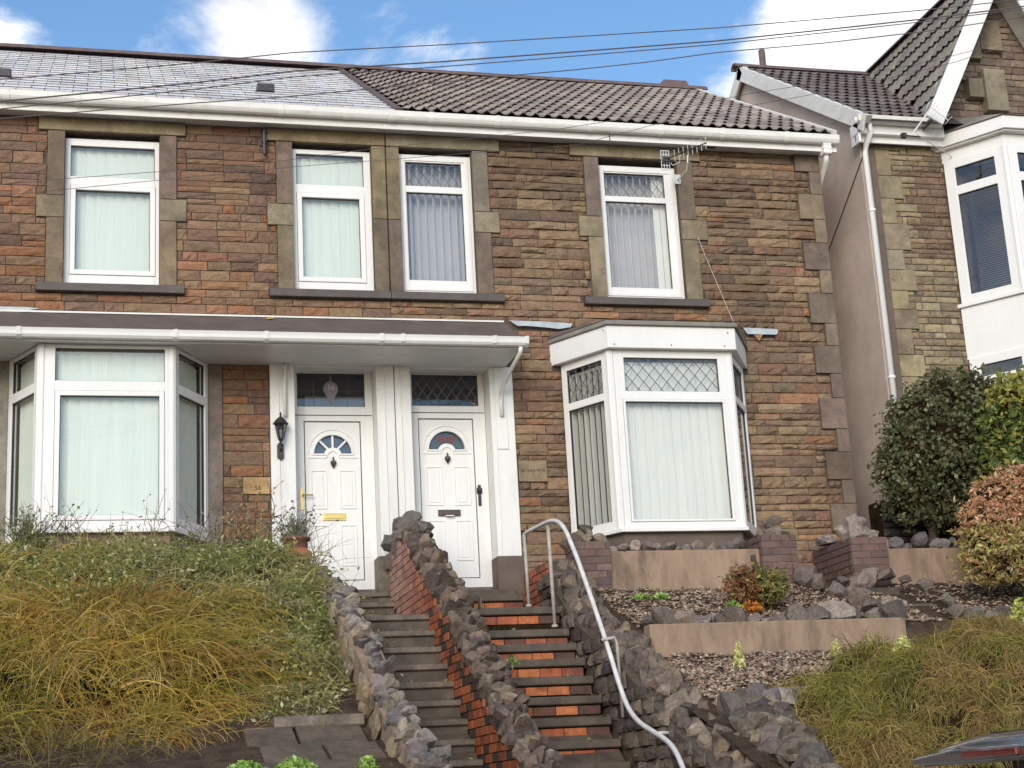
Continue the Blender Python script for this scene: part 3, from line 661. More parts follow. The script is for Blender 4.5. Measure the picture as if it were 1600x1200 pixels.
# bay window boards (bottom sills)
for H, (xw0, xf0, xf1, xw1, zz) in ((H56, (-.93, -.59, .78, 1.19, 4.48)), (H58, (5.20, 5.57, 7.06, 7.51, 4.42))):
    b = B(); b.prism([(xw0, .0), (xf0, -.78), (xf1, -.78), (xw1, .0)], 'z', zz - .045, zz - .001); b.build('bay_sill', M['pvc'], H, bevel=.006)
    b = B(); b.prism([(xw0 + .05, .0), (xf0 + .05, -.70), (xf1 - .05, -.70), (xw1 - .05, .0)], 'z', 3.3, zz - .047); b.build('bay_base', M['rendered'] if H is H56 else M['plinth'], H)
# bay 58 fascia box and flat felt roof
def ring(xw0, xf0, xf1, xw1, yf, z0, z1): 
    b = B(); b.prism([(xw0, .0), (xf0, yf), (xf1, yf), (xw1, .0)], 'z', z0, z1); return b
ring(5.10, 5.55, 7.09, 7.56, -.82, 6.463, 6.72).build('bay_fascia', M['pvc'], H58, bevel=.004)
b = B(); k = 6.722; b.prism([(5.07, 0), (5.53, -.86), (7.11, -.86), (7.59, 0)], 'z', k, k + .055); b.build('bay_roof', M['feltgrey'], H58, bevel=.01)
b = B(); b.add([(5.07, -.005, 6.78), (5.53, -.86, 6.779), (7.11, -.86, 6.779), (7.59, -.005, 6.78), (7.5, -.005, 6.86), (5.15, -.005, 6.86)], [(0, 1, 2, 3, 4, 5)]); b.build('bay_roof_felt', M['felt'], H58)
for x, z in ((5.62, 6.5), (6.3, 6.5), (6.95, 6.5), (5.5, 6.66), (7.0, 6.66)):
    b = B(); b.box(x - .006, x + .006, -.828, -.82, z - .006, z + .006); b.build('fixing_screw', M['iron'], H58)
r_ = (f56, .02, 1.24, .04, 1.86, .127, .85, M['blindL'], .18)
def sideF(a, b_, zb):
    d = Vector((b_[0] - a[0], b_[1] - a[1])); L = d.length; d.normalize(); return (a[0], a[1], zb, d.x, d.y), L
fa, La = sideF((-.90, 0), (-.56, -.7), zb); fb, Lb = sideF((.75, -.7), (1.16, 0), zb)
blind('closed mint blind across the ground floor bay window at left', [r_, (fa, .12, La - .08, .04, 1.86, .127, .9, M['blindL'], .3), (fb, .08, Lb - .12, .04, 1.86, .127, .9, M['blindL'], -.3)], (-.5, -.6, zb))
fa, La = sideF((5.23, 0), (5.60, -.7), zb2); fb, Lb = sideF((7.03, -.7), (7.48, 0), zb2)
blind('cream vertical blind filling the bay window with leaded top lights', [(f58, .02, 1.34, .04, 1.90, .127, .9, M['blindR'], .2), (fa, .04, La - .10, .04, 1.90, .089, 1.12, M['blindR'], 1.72), (fb, .1, Lb - .2, .04, 1.90, .127, 1.0, M['blindR'], -.3)], (5.6, -.6, zb2))
# left jamb stones around bay 56
dressed(H56, 'bay_jamb', 1.17, 1.33, 4.2, 6.43, .02, (.20, .165, .14)); dressed(H56, 'bay_jamb', -1.33, -.91, 4.2, 6.43, .02, (.25, .22, .17))

# ---------------- doors
def door(H, x0, x1, leaf, fan, cx, cz, panels, letter, handle, brassy, arch):
    y = .25; d = B()
    # frame
    zt = 6.44; rects = cut([(x0, x1, 3.93, zt)], [(fan[0], fan[1], fan[2], fan[3]), (leaf[0] - .012, leaf[1] + .012, leaf[2] - .012, leaf[3] + .012)])
    for q in rects:
        if q[1] - q[0] > .003 and q[3] - q[2] > .003: d.box(q[0], q[1], y - .035, y + .06, q[2], q[3])
    do = d.build('front_door', M['pvc'], H)
    md = do.modifiers.new('b', 'BEVEL'); md.width = .004; md.segments = 2; md.limit_method = 'ANGLE'
    b = B()
    b.box(x0 + .015, x1 - .015, y - .041, y - .0352, leaf[3] + .075, leaf[3] + .083); b.build('frame_shade_strip', M['seal'], do)  # raised black strip drawn as the shade of a frame gap
    b = B(); b.box(leaf[0] - .010, leaf[1] + .010, y + .03, y + .05, leaf[2] - .010, leaf[3] + .010); b.build('gasket', M['seal'], do)
    # leaf with arched light
    lf = B(); n = 14; ro = .215; yy = y - .02
    pts = [(cx + ro * math.cos(math.pi * k / n), cz + ro * math.sin(math.pi * k / n)) for k in range(n + 1)]
    L0, L1, Z0, Z1 = leaf
    lf.box(L0, L1, yy, y + .028, Z0, cz - .001)
    for a, c in zip(pts, pts[1:]):
        lf.add([(a[0], yy, a[1]), (c[0], yy, c[1]), (c[0], yy, Z1), (a[0], yy, Z1)], [(0, 1, 2, 3)]); lf.add([(a[0], yy, a[1]), (c[0], yy, c[1]), (c[0], y + .02, c[1]), (a[0], y + .02, a[1])], [(0, 1, 2, 3)])
    lf.box(L0, cx - ro, yy, y + .028, cz - .001, Z1); lf.box(cx + ro, L1, yy, y + .028, cz - .001, Z1)
    lo = lf.build('door_leaf', M['pvc'], do)
    # arch moulding
    am = B(); r2 = .285; 
    for k in range(n):
        for (ra, rb, h) in ((ro - .002, ro + .022, .016), (r2 - .014, r2, .010)):
            a0, a1 = math.pi * k / n, math.pi * (k + 1) / n
            q = [(cx + r * math.cos(a), cz + r * math.sin(a)) for a, r in ((a0, ra), (a0, rb), (a1, rb), (a1, ra))]; am.prism(q, 'y', yy - h, yy + .004)
    rn = .075
    am.box(cx - r2, cx - rn, yy - .010, yy + .004, cz - .052, cz - .038); am.box(cx + rn, cx + r2, yy - .010, yy + .004, cz - .052, cz - .038)
    am.box(cx - ro - .02, cx - rn, yy - .014, yy + .002, cz - .018, cz - .0015); am.box(cx + rn, cx + ro + .02, yy - .014, yy + .002, cz - .018, cz - .0015)
    for k in range(8):
        a0, a1 = math.pi * k / 8, math.pi * (k + 1) / 8
        for ra, rb in ((rn - .010, rn + .002),):
            q = [(cx + r * math.cos(a), cz - .04 + r * math.sin(a)) for a, r in ((a0, ra), (a0, rb), (a1, rb), (a1, ra))]; am.prism(q, 'y', yy - .012, yy + .004)
    hub = [(cx + .095 * math.cos(math.pi * k / 10), cz + .07 * math.sin(math.pi * k / 10)) for k in range(11)]; am.prism(hub, 'y', yy + .001, y + .0245)
    if arch == 'sun':
        for a in (math.pi / 4, math.pi / 2, 3 * math.pi / 4):
            ca, sa = math.cos(a), math.sin(a); w = .011
            q = [(cx + .07 * ca - w * sa, cz + .07 * sa + w * ca), (cx + ro * ca - w * sa, cz + ro * sa + w * ca), (cx + ro * ca + w * sa, cz + ro * sa - w * ca), (cx + .07 * ca + w * sa, cz + .07 * sa - w * ca)]
            am.prism(q, 'y', yy + .002, y + .012)
    am.build('arch_moulding', M['pvc'], do)
    gl = B(); gl.prism([(cx + ro * math.cos(math.pi * k / n), cz + ro * math.sin(math.pi * k / n)) for k in range(n + 1)], 'y', y + .014, y + .0175); gl.build('arched_pane', M['glass_dark'], do)
    bk = B(); bk.prism([(cx + ro * math.cos(math.pi * k / n), cz + ro * math.sin(math.pi * k / n)) for k in range(n + 1)], 'y', y + .0178, y + .024); bk.build('obscured_backing', mat('obscured_glass_' + arch, (.17, .20, .23) if arch == 'sun' else (.12, .15, .15), .5, (30, .85, 1.15)), do)
    if arch == 'rose':
        for s in (-1, 1):
            b = B(); 
            for rr, ax in ((.052, 0), (.03, 1)):
                b.prism([(cx + s * .058 + rr * math.cos(t * math.pi / 5), cz + .125 + rr * math.sin(t * math.pi / 5)) for t in range(10)], 'y', y + .008 - ax * .003, y + .0135)
            b.build('glass_rose', M['stained'], do)
            b = B()
            for k, (px, pz) in enumerate(((.12, .05), (.155, .03), (.09, .075))): b.prism([(cx + s * px - .03, cz + pz), (cx + s * px, cz + pz + .018), (cx + s * px + .03, cz + pz), (cx + s * px, cz + pz - .015)], 'y', y + .009, y + .0135)
            b.build('glass_leaf', M['stainedg'], do)
    # moulded panels
    for (a, c, e, f) in panels:
        b = B(); t = .014
        for q in ((a, a + t, e, f), (c - t, c, e, f), (a + t, c - t, e, e + t), (a + t, c - t, f - t, f)): b.box(q[0], q[1], yy - .010, yy + .002, q[2], q[3])
        b.box(a + .035, c - .035, yy - .007, yy + .002, e + .035, f - .035); b.build('door_panel', M['pvc'], do, bevel=.003)
    # knocker: urn
    b = B(); kz = cz - .10
    b.lathe([(0, -.075), (.006, -.07), (.008, -.06), (.014, -.052), (.028, -.03), (.034, -.005), (.033, .008), (.026, .012), (.012, .018), (.007, .03), (.012, .04), (.008, .055), (0, .06)], (cx, yy - .018, kz), 12); b.build('door_knocker', M['bronze'], do, smooth=True)
    mtl = M['brass'] if brassy else M['bronze']
    b = B(); b.box(letter[0], letter[1], yy - .014, yy + .002, letter[2], letter[3]); b.box(letter[0] + .02, letter[1] - .02, yy - .02, yy - .0145, letter[2] + .018, letter[3] - .012); lb = b.build('letter_box', mtl, do, bevel=.003)
    if not brassy:
        b = B(); b.add([(letter[0] + .07, yy - .021, letter[2] + .012), (letter[1] - .07, yy - .021, letter[2] + .012), (letter[1] - .09, yy - .05, letter[2] - .006), (letter[0] + .09, yy - .05, letter[2] - .006)], [(0, 1, 2, 3)]); b.build('posted_leaflet', M['bill'], do)
    hx, hz = handle; b = B()
    b.box(hx - .017, hx + .017, y - .048, y - .034, hz - .13, hz + .11)
    if brassy: b.tube([(hx, y - .04, hz + .03), (hx, y - .085, hz + .03), (hx + .12, y - .085, hz + .028)], .009)
    else: b.tube([(hx, y - .04, hz + .04), (hx, y - .085, hz + .04), (hx - .035, y - .085, hz + .038)], .011); b.box(hx - .03, hx + .03, y - .052, y - .034, hz + .01, hz + .075)
    b.build('door_handle', mtl if brassy else M['iron'], do)
    # fanlight
    gk = B(); u0, u1, a, c = fan
    for q in ((u0, u0 + .006, a, c), (u1 - .006, u1, a, c), (u0 + .006, u1 - .006, a, a + .006), (u0 + .006, u1 - .006, c - .008, c)): gk.box(q[0], q[1], y - .015, y + .01, q[2], q[3])
    gk.build('fanlight_gasket', M['seal'], do)
    gl = B(); gl.box(u0 + .001, u1 - .001, y, y + .006, a + .001, c - .001); gl.build('fanlight_pane', M['glass_dark'], do)
    # threshold
    b = B(); b.box(x0 - .0, x1, y - .10, y + .06, 3.865, 3.927); b.build('threshold', M['stepedge'], do)
    return do
d56 = door(H56, 2.12, 3.03, (2.255, 2.875, 4.05, 5.83), (2.175, 2.945, 6.01, 6.40), 2.565, 5.47,
     [(2.31, 2.49, 4.84, 5.28), (2.63, 2.81, 4.84, 5.28), (2.31, 2.49, 4.20, 4.66), (2.63, 2.81, 4.20, 4.66)], (2.43, 2.69, 4.71, 4.79), (2.205, 4.96), True, 'sun')
d58 = door(H58, 3.43, 4.34, (3.56, 4.185, 4.05, 5.87), (3.49, 4.27, 6.03, 6.40), 3.875, 5.52,
     [(3.62, 3.81, 4.87, 5.32), (3.94, 4.13, 4.87, 5.32), (3.62, 3.81, 4.24, 4.70), (3.94, 4.13, 4.24, 4.70)], (3.74, 4.00, 4.745, 4.82), (4.228, 4.99), False, 'rose')
diamonds(F(3.49, .25, 6.03), .0, .78, .0, .37, .115, .165, .002, d58, .008)
b = B(); f = F(2.175, .25, 6.01)
for u in (.19, .57): b.fbox(f, u, u + .005, .002, .005, .0, .39)
b.fbox(f, 0, .77, .002, .005, .185, .189); b.build('lead_came', M['lead'], d56)
tear = [(.085 * math.cos(t), .085 * math.sin(t)) for t in [math.radians(-35 + 250 * k / 18) for k in range(19)]] + [(0, -.19)]
b = B(); b.prism([(2.56 + x, 6.225 + z) for x, z in tear], 'y', .243, .2475); b.prism([(2.56 - .012, 6.31), (2.56 + .012, 6.31), (2.565, 6.385), (2.555, 6.385)], 'y', .243, .2475); b.build('etched_motif', mat('etched_glass', (.22, .19, .24), .4), d56)
text_on('house_number', '56', .085, (2.565, .2415, 6.24), M['pale_letters'], d56, .001)
b = B(); b.box(2.3, 2.98, .5, .505, 5.95, 6.2); b.build('reflection_panel', M['blindL'], H56)  # added pale panel standing for sky reflected in the lower fanlight

# white cladding round the doors
def clad(H, x0, x1, z0, z1, y0, y1=.0, nm='pilaster'):
    b = B(); b.box(x0, x1, y0, y1, z0, z1); return b.build(nm, M['paint'], H, bevel=.006)
clad(H56, 1.845, 2.115, 3.95, 6.43, -.05, .28); clad(H56, 3.033, 3.235, 4.26, 6.43, -.05, .28); clad(H58, 3.245, 3.425, 4.26, 6.43, -.05, .28); clad(H58, 4.345, 4.62, 4.24, 6.43, -.05, .28)
clad(H56, 1.93, 1.945, 3.96, 6.42, -.062, -.0505, 'cover_strip'); clad(H56, 3.11, 3.13, 4.27, 6.42, -.062, -.0505, 'cover_strip'); clad(H58, 3.30, 3.315, 4.27, 6.42, -.062, -.0505, 'cover_strip')
clad(H58, 4.385, 4.40, 4.26, 6.42, -.058, -.0505, 'cover_strip'); clad(H58, 4.40, 4.53, 5.46, 6.42, -.066, -.0505, 'pipe_boxing')
b = B(); b.box(2.99, 3.238, -.07, .28, 3.5, 4.258); b.build('plinth_block', M['stepedge'], H56, bevel=.006); b = B(); b.box(3.242, 3.44, -.07, .28, 3.5, 4.258); b.build('plinth_block', M['stepedge'], H58, bevel=.006)
b = B(); b.box(4.33, 4.635, -.07, .28, 3.5, 4.238); b.build('plinth_block', M['plinth'], H58, bevel=.006)
b = B(); b.box(1.845, 2.12, -.07, .28, 3.5, 3.945); b.build('plinth_block', M['plinth'], H56, bevel=.006)
for H, a, c in ((H56, 2.117, 3.031), (H58, 3.427, 4.343)): clad(H, a, c, 6.405, 6.432, -.045, .21, 'head_board'); clad(H, a, c, 6.434, 6.46, -.02, .33, 'head_lining')
# flashings on 58 wall
def patch(H, pts, y=-.03, t=.004, nm='lead_flashing', m='leadsheet'):
    b = B(); b.prism(pts, 'y', y - t, y); b.build(nm, M[m], H)
patch(H58, [(4.62, 6.99), (5.0, 6.985), (5.38, 6.97), (5.36, 6.925), (5.22, 6.90), (5.05, 6.915), (4.82, 6.93), (4.72, 6.925)], -.06)
patch(H58, [(7.53, 6.965), (7.97, 6.955), (7.985, 6.93), (7.96, 6.885), (7.8, 6.885), (7.58, 6.885)], -.06)
patch(H56, [(XL, 7.03), (-.75, 7.03), (-.62, 7.02), (-.86, 6.96), (-1.0, 6.93), (-1.12, 6.90), (XL, 6.90)], -.03)
o_ = B(); o_.prism([(7.66, 6.87), (7.78, 6.885), (7.72, 6.80)], 'y', -.075, -.055); o_.build('loose_mortar', M['brickred'], H58).color = (.36, .17, .09, 1)
def airbrick(H, x0, x1, z0, z1, y=-.02):
    b = B(); o = B(); b.box(x0, x1, y + .01, y + .03, z0, z1)
    ob = b.build('air_brick', M['seal'], H)
    w = (x1 - x0); h = z1 - z0; g_ = B(); t = .009
    for k in range(5): zz = z0 + (h - t) * k / 4; g_.box(x0, x1, y - .01, y + .008, zz, zz + t)
    for k in range(3): xx = x0 + (w - .014) * k / 2; g_.box(xx, xx + .014, y - .012, y + .006, z0, z1)
    g_.build('grille', M['brickred'], ob).color = (.46, .13, .06, 1)
airbrick(H58, 7.40, 7.57, 3.78, 3.93, -.045)

# ================================================================ PORCH CANOPY
PC = root('porch_canopy', 'long white lean-to canopy with brown felt roof over both front doors and left bay', 'canopy', (1.2, 0, 6.4))
b = B(); x0, x1 = XL, 4.56
vs = []
nx = 28
for i in range(nx + 1):
    x = x0 + (x1 - x0) * i / nx
    for (y, z) in ((-.02, 6.975), (-.45, 6.745 + R0.uniform(-.004, .004)), (-.88, 6.515)): vs.append((x, y, z))
b.add(vs, [(i * 3 + k, (i + 1) * 3 + k, (i + 1) * 3 + k + 1, i * 3 + k + 1) for i in range(nx) for k in range(2)])
b.build('canopy_roof', M['felt'], PC)
b = B(); b.prism([(-.02, 6.965), (-.88, 6.505), (-.88, 6.44), (-.02, 6.44)], 'x', 4.53, 4.552); b.build('canopy_end_board', M['pvc'], PC)
b = B(); b.box(x0, 4.56, -.045, -.02, 6.972, 6.992); b.build('top_flashing', M['pvc_old'], PC)
k = 0; b = None
for k in range(10):      # soffit boards
    bb = B(); ya = -.86 + .086 * k; bb.box(x0, 4.53, ya + .0015, ya + .0845, 6.425, 6.437); bb.build('soffit_board', M['pvc'], PC, bevel=.003)
b = B(); b.box(x0, 4.555, -.885, -.862, 6.405, 6.50); b.build('canopy_fascia', M['pvc'], PC, bevel=.003)
prof = [(-.887, 6.515), (-.887, 6.45), (-.90, 6.428), (-.93, 6.415), (-.965, 6.425), (-.985, 6.45), (-.99, 6.485), (-1.0, 6.515), (-.988, 6.515), (-.975, 6.46), (-.93, 6.43), (-.9, 6.46), (-.9, 6.515)]
b = B(); b.prism(prof, 'x', x0, 4.58); b.build('gutter', M['pvc'], PC)
for j in (-.78, .78, 1.72, 2.95, 3.18, 4.20, 4.56):
    b = B(); b.prism([(-.884, 6.52), (-.884, 6.44), (-.93, 6.408), (-.99, 6.44), (-1.008, 6.52), (-.99, 6.524), (-.9, 6.524)], 'x', j - .022, j + .022); b.build('gutter_bracket', M['pvc'], PC, bevel=.003)
b = B(); b.tube([(4.50, -.93, 6.42), (4.50, -.90, 6.36), (4.47, -.35, 6.22), (4.462, -.12, 6.12), (4.46, -.10, 6.0), (4.46, -.10, 5.84)], .024, 10); b.build('downpipe', M['pvc'], PC, smooth=True)
b = B(); b.tube([(2.02, -.09, 6.42), (2.0, -.09, 6.2), (2.0, -.09, 5.82)], .022, 10); b.build('conduit', M['pvc'], PC, smooth=True)
b = B(); b.box(1.80, 1.86, -.95, -.93, 6.56, 6.58); 
tag(b.build('fallen_leaf', M['brass'], None), 'small yellow leaf lying on the brown canopy roof', 'leaf')
bpy.data.objects['fallen_leaf'].data.clear_geometry(); b = B(); b.add([(1.80, -.13, 6.925), (1.84, -.17, 6.915), (1.90, -.14, 6.93), (1.85, -.10, 6.95), (1.85, -.13, 6.955)], [(0, 1, 4), (1, 2, 4), (2, 3, 4), (3, 0, 4)])
bpy.data.objects['fallen_leaf'].data = b.build('fallen_leaf', mat('yellow_leaf', (.55, .33, .06), .6), mesh_only=True)

# ================================================================ WALL LANTERN
WL = root('wall_lantern', 'black hexagonal carriage lantern on the white pilaster left of door 56', 'lantern', (1.945, -.06, 5.45))
b = B(); b.prism([(1.91, 5.36), (1.945, 5.33), (1.98, 5.36), (1.98, 5.50), (1.945, 5.54), (1.91, 5.50)], 'y', -.085, -.0505); b.build('backplate', M['iron'], WL, bevel=.004)
b = B(); b.tube([(1.945, -.085, 5.43), (1.945, -.13, 5.46), (1.945, -.15, 5.52)], .011); b.lathe([(0, -.02), (.02, -.015), (.035, .01), (.03, .018)], (1.945, -.15, 5.54), 6); b.build('arm', M['iron'], WL)
b = B(); b.lathe([(.032, 0), (.062, .155), (.06, .155), (.03, 0)], (1.945, -.15, 5.56), 6); b.build('lantern_glass', M['glass_dark'], WL)
b = B()
for k in range(6):
    a = 2 * math.pi * k / 6; b.tube([(1.945 + .034 * math.cos(a), -.15 + .034 * math.sin(a), 5.557), (1.945 + .064 * math.cos(a), -.15 + .064 * math.sin(a), 5.717)], .0045, 5)
b.build('frame', M['iron'], WL)
b = B(); b.lathe([(0, 0), (.012, 0), (.012, .09), (0, .095)], (1.945, -.15, 5.565), 8); b.build('bulb', M['pvc'], WL)
b = B(); b.lathe([(.088, 0), (.085, .008), (.055, .05), (.03, .075), (.014, .085), (.008, .10), (.014, .115), (.006, .13), (0, .15)], (1.945, -.15, 5.715), 6); b.build('lantern_cap', M['iron'], WL)

# ================================================================ TV AERIALS
TA = root('tv_aerial', 'white television aerial under the eaves over the right-hand upstairs window', 'aerial', (6.75, -.05, 9.0))
b = B(); b.tube([(6.86, 0, 8.86), (6.86, -.18, 8.84), (6.88, -.3, 8.86), (6.88, -.36, 8.95), (6.88, -.38, 9.03)], .011); b.box(6.82, 6.90, -.04, -.028, 8.80, 8.92); b.build('wall_arm', M['alu'], TA)
b = B(); A0 = at(1040, 249, -.55); A1 = at(1104, 223, -.95); b.tube([A0, A1], .008, 6); b.box(A0.x - .03, A0.x + .05, A0.y - .02, A0.y + .02, A0.z - .03, A0.z + .03); b.build('boom', M['iron'], TA)
for dz in (.068, -.068):
    b = B(); 
    for k in range(4): xx = A0.x - .05 + .034 * k; b.box(xx, xx + .009, A0.y + .028, A0.y + .034, A0.z + dz - .06, A0.z + dz + .06)
    for zz in (-.06, 0, .052): b.box(A0.x - .05, A0.x + .061, A0.y + .0275, A0.y + .0335, A0.z + dz + zz, A0.z + dz + zz + .008)
    b.build('reflector_grid', M['alu'], TA)
for k in range(8):
    p = A0.lerp(A1, .22 + .76 * k / 7); b = B(); b.box(p.x - .0025, p.x + .0025, p.y - .003, p.y + .003, p.z - .075, p.z + .075); b.build('director', M['alu'], TA)
p = A0.lerp(A1, .12); b = B(); b.tube([(p.x, p.y, p.z - .07), (p.x + .02, p.y, p.z - .1), (p.x + .1, p.y - .02, p.z - .07), (p.x + .12, p.y - .03, p.z + .02)], .006, 6); b.build('feed_cable', M['alu'], TA)
b = B(); b.tube([(7.05, -.06, 8.1), (7.18, -.065, 7.7), (7.35, -.07, 7.2), (7.42, -.07, 7.0)], .003, 5); tag(b.build('aerial_cable', M['alu']), 'thin grey aerial lead hanging down the stone wall right of window', 'cable')

# ================================================================ NEIGHBOURING HOUSE
NH = root('gabled_house', 'tall yellow-brown stone house with steep front gable and white two-storey bay, far right', 'house', (9.5, .2, 3.6))
NX, NY = 9.5, .2
NP = math.radians(33.6); EZ = 9.80; EY = -.12; RY = 3.45; RZ = EZ + (RY - EY) * math.tan(NP)
b = B(); b.prism([(NY, 1.8), (6.9, 1.8), (6.9, EZ - .05), (RY, RZ - .12), (NY, EZ + .02)], 'x', NX, NX + .2); b.build('gable_wall', M['peb'], NH)
b = B(); wall_holes(b, NX + .2, 13.6, 1.8, 9.75, [(11.0, 12.6, 7.4, 9.3), (11.0, 12.6, 4.6, 6.6)], NY + .012, NY + .3); b.build('front_wall', M['mortar'], NH)
b = B(); b.box(NX + .2, 13.6, 6.9, 7.1, 3, 9.8); b.box(13.4, 13.6, .5, 6.9, 3, 9.8); b.build('rear_wall', M['mortar'], NH)
b = B(); b.box(NX + .05, NX + .20, NY - .02, NY + .01, 3.6, 9.56); b.build('corner_strip', M['plinth'], NH)  # unpainted return, its shade included in the dark colour
EN = [(10.68, 14, 3.6, 9.5)]
def ndress(x0, x1, z0, z1, c, p=.02, y=NY): 
    b = B(); b.box(x0 + .003, x1 - .003, y - p, y + .02, z0 + .003, z1 - .003); o = b.build('quoin', M['dress'], NH, bevel=.006); o.color = (*vary(c, .12), 1)
z = 5.0; i = 0
while z < 9.5:
    h = R0.uniform(.24, .36); h = min(h, 9.56 - z); w = (.22, .36)[i % 2] * R0.uniform(.9, 1.1); c = R0.choice([(.33, .27, .165), (.29, .24, .15), (.36, .30, .18), (.27, .22, .15)])
    ndress(NX + .2, NX + .2 + w, z, z + h, c); EN.append((NX + .2, NX + .2 + w, z, z + h)); z += h; i += 1
def ncol(x, z, r):
    c = Vector(r.choice([(.26, .20, .125), (.30, .24, .15), (.23, .175, .115), (.28, .20, .12), (.20, .155, .105), (.32, .26, .17)]))
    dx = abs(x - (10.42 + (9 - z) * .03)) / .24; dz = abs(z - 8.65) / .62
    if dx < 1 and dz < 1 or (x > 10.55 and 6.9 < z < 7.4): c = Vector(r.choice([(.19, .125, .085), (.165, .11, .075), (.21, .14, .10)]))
    return vary(tuple(c), .14, r)
lay_stones(NH, cut(coursed(NX + .2, 10.72, 5.6, 9.58, 31, (.06, .115), (.16, .38)), EN), NY + .012, ncol, 32, (.016, .04), .012, 230)
# cross gable
GX, GZ, GT = 11.60, 12.22, math.tan(math.radians(62.8)); GYF = -.30
b = B(); b.prism([(GX - (GZ - 9.8) / GT + .02, 9.8), (GX + (GZ - 9.8) / GT - .02, 9.8), (GX, GZ - .05)], 'y', NY + .012, NY + .25); b.build('gable_front', M['mortar'], NH)
rects = coursed(10.3, 12.9, 9.6, 12.1, 41, (.07, .12), (.18, .40)); keep = []
kn = [(10.98, 11.15, 10.55, 10.95), (11.12, 11.42, 10.86, 11.3), (11.14, 11.36, 10.28, 10.56), (11.42, 11.75, 11.0, 11.45), (11.38, 11.7, 10.1, 10.7)]
for q in cut(rects, kn):
    m_ = lambda z: (GZ - z) / GT - .03
    a, c = max(q[0], GX - m_(q[3])), min(q[1], GX + m_(q[3]))
    if c - a > .05: keep.append((a, c, q[2], q[3]))
lay_stones(NH, keep, NY + .012, lambda x, z, r: vary(r.choice([(.22, .17, .13), (.19, .14, .11), (.17, .125, .10), (.25, .19, .14)]), .15, r), 42, (.016, .035), .012, 120, wt=lambda c: 1 if c[0] < 11.75 else .05)
for k, q in enumerate(kn): ndress(*q, R0.choice([(.25, .21, .15), (.21, .175, .13)]), (.05, .09, .12, .09, .13)[k])
# roofs: main front slope and cross-gable left slope
b = B(); cN, sN = math.cos(NP), math.sin(NP)
b.add([(NX - .05, EY - .06, EZ - .05), (13.7, EY - .06, EZ - .05), (13.7, RY, RZ - .02), (NX - .05, RY, RZ - .02)], [(0, 1, 2, 3)])
b.add([(NX - .05, RY, RZ - .02), (13.7, RY, RZ - .02), (13.7, 7.2, EZ - .25), (NX - .05, 7.2, EZ - .25)], [(0, 1, 2, 3)])
b.add([(GX, GYF, GZ), (GX, RY + .3, GZ), (GX - 1.3, RY + .3, GZ - 1.3 * GT), (GX - 1.3, GYF, GZ - 1.3 * GT)], [(0, 1, 2, 3)])
b.add([(GX, GYF, GZ), (GX, RY + .3, GZ), (GX + 1.3, RY + .3, GZ - 1.3 * GT), (GX + 1.3, GYF, GZ - 1.3 * GT)], [(0, 1, 2, 3)])
b.build('roof_deck', M['tile'], NH).color = (.07, .06, .055, 1)
eN = basis(Vector((1, 0, 0)), Vector((0, cN, sN)), Vector((0, -sN, cN)))
NSL = (RY - EY) / cN; rows = 13; g = (NSL - .03) / rows
TILE2 = unit_tile(.3, .40, M['tile'], name='tile')
TCOL = [(.16, .125, .115), (.135, .105, .10), (.19, .155, .14), (.17, .14, .13)]
for j in range(rows):
    for i in range(8):
        x = NX + .1 + .3 * i; s = j * g; z = EZ + s * sN
        if x > GX - (GZ - z) / GT + .12: continue
        link('tile', TILE2, NH, (x, EY + s * cN - .02 * sN, z + .02 * cN), None, (eN.x - .05 + R0.uniform(-.004, .004), 0, 0), vary(R0.choice(TCOL), .12))
ca, sa = math.cos(math.atan(GT)), math.sin(math.atan(GT))
rotm = Matrix((Vector((0, -1, 0)), Vector((ca, 0, sa)), Vector((-sa, 0, ca)))).transposed()
rotm = rotm @ Matrix.Rotation(-.05, 3, 'X'); eG = rotm.to_euler()
L = (GZ - 9.82) / sa; rows = 8; g = (L + .02) / rows
for j in range(rows):
    for i in range(13):
        y = GYF + .17 + .3 * i; s = j * g; z = 9.84 + s * sa; ym = EY + (z - EZ) / math.tan(NP)
        if y > ym + .25: continue
        link('tile', TILE2, NH, (GX - 2.38 / GT + s * ca - .02 * sa, y, z + .02 * ca), None, eG, vary(R0.choice([(.20, .18, .15), (.18, .155, .135), (.23, .205, .17)]), .1))
y = GYF + .2
RU2 = ridge_unit(M['ridge'], .45, .10)
while y < RY + .1: link('ridge_tile', RU2, NH, (GX, y, GZ - .01), None, (0, 0, math.pi / 2)); y += .455
x = NX + .04
while x < 11.5: link('ridge_tile', RU2, NH, (x, RY, RZ - .01)); x += .455
# barge boards
def barge(pts, y0, y1, w, nm='bargeboard'):
    (xa, za), (xb, zb_) = pts; d = Vector((xb - xa, zb_ - za)).normalized(); n = Vector((-d.y, d.x)) * w
    if n.y > 0: n = -n
    b = B(); b.prism([(xa, za), (xb, zb_), (xb + n.x, zb_ + n.y), (xa + n.x, za + n.y)], 'y', y0, y1); b.build(nm, M['pvc'], NH, bevel=.004)
barge(((GX - 2.45 / GT - .12, GZ - 2.45), (GX - .02, GZ + .08)), GYF - .03, GYF, .235); barge(((GX + .02, GZ + .08), (GX + 2.45 / GT + .12, GZ - 2.45)), GYF - .03, GYF, .235)
b = B(); d = .14
b.prism([(GX - 2.45 / GT - .04, GZ - 2.45), (GX, GZ - .02), (GX + 2.45 / GT + .04, GZ - 2.45), (GX + 2.45 / GT - .02, GZ - 2.47), (GX, GZ - .10), (GX - 2.45 / GT + .03, GZ - 2.47)], 'y', GYF + .002, NY); b.build('gable_soffit', M['pvc_old'], NH)
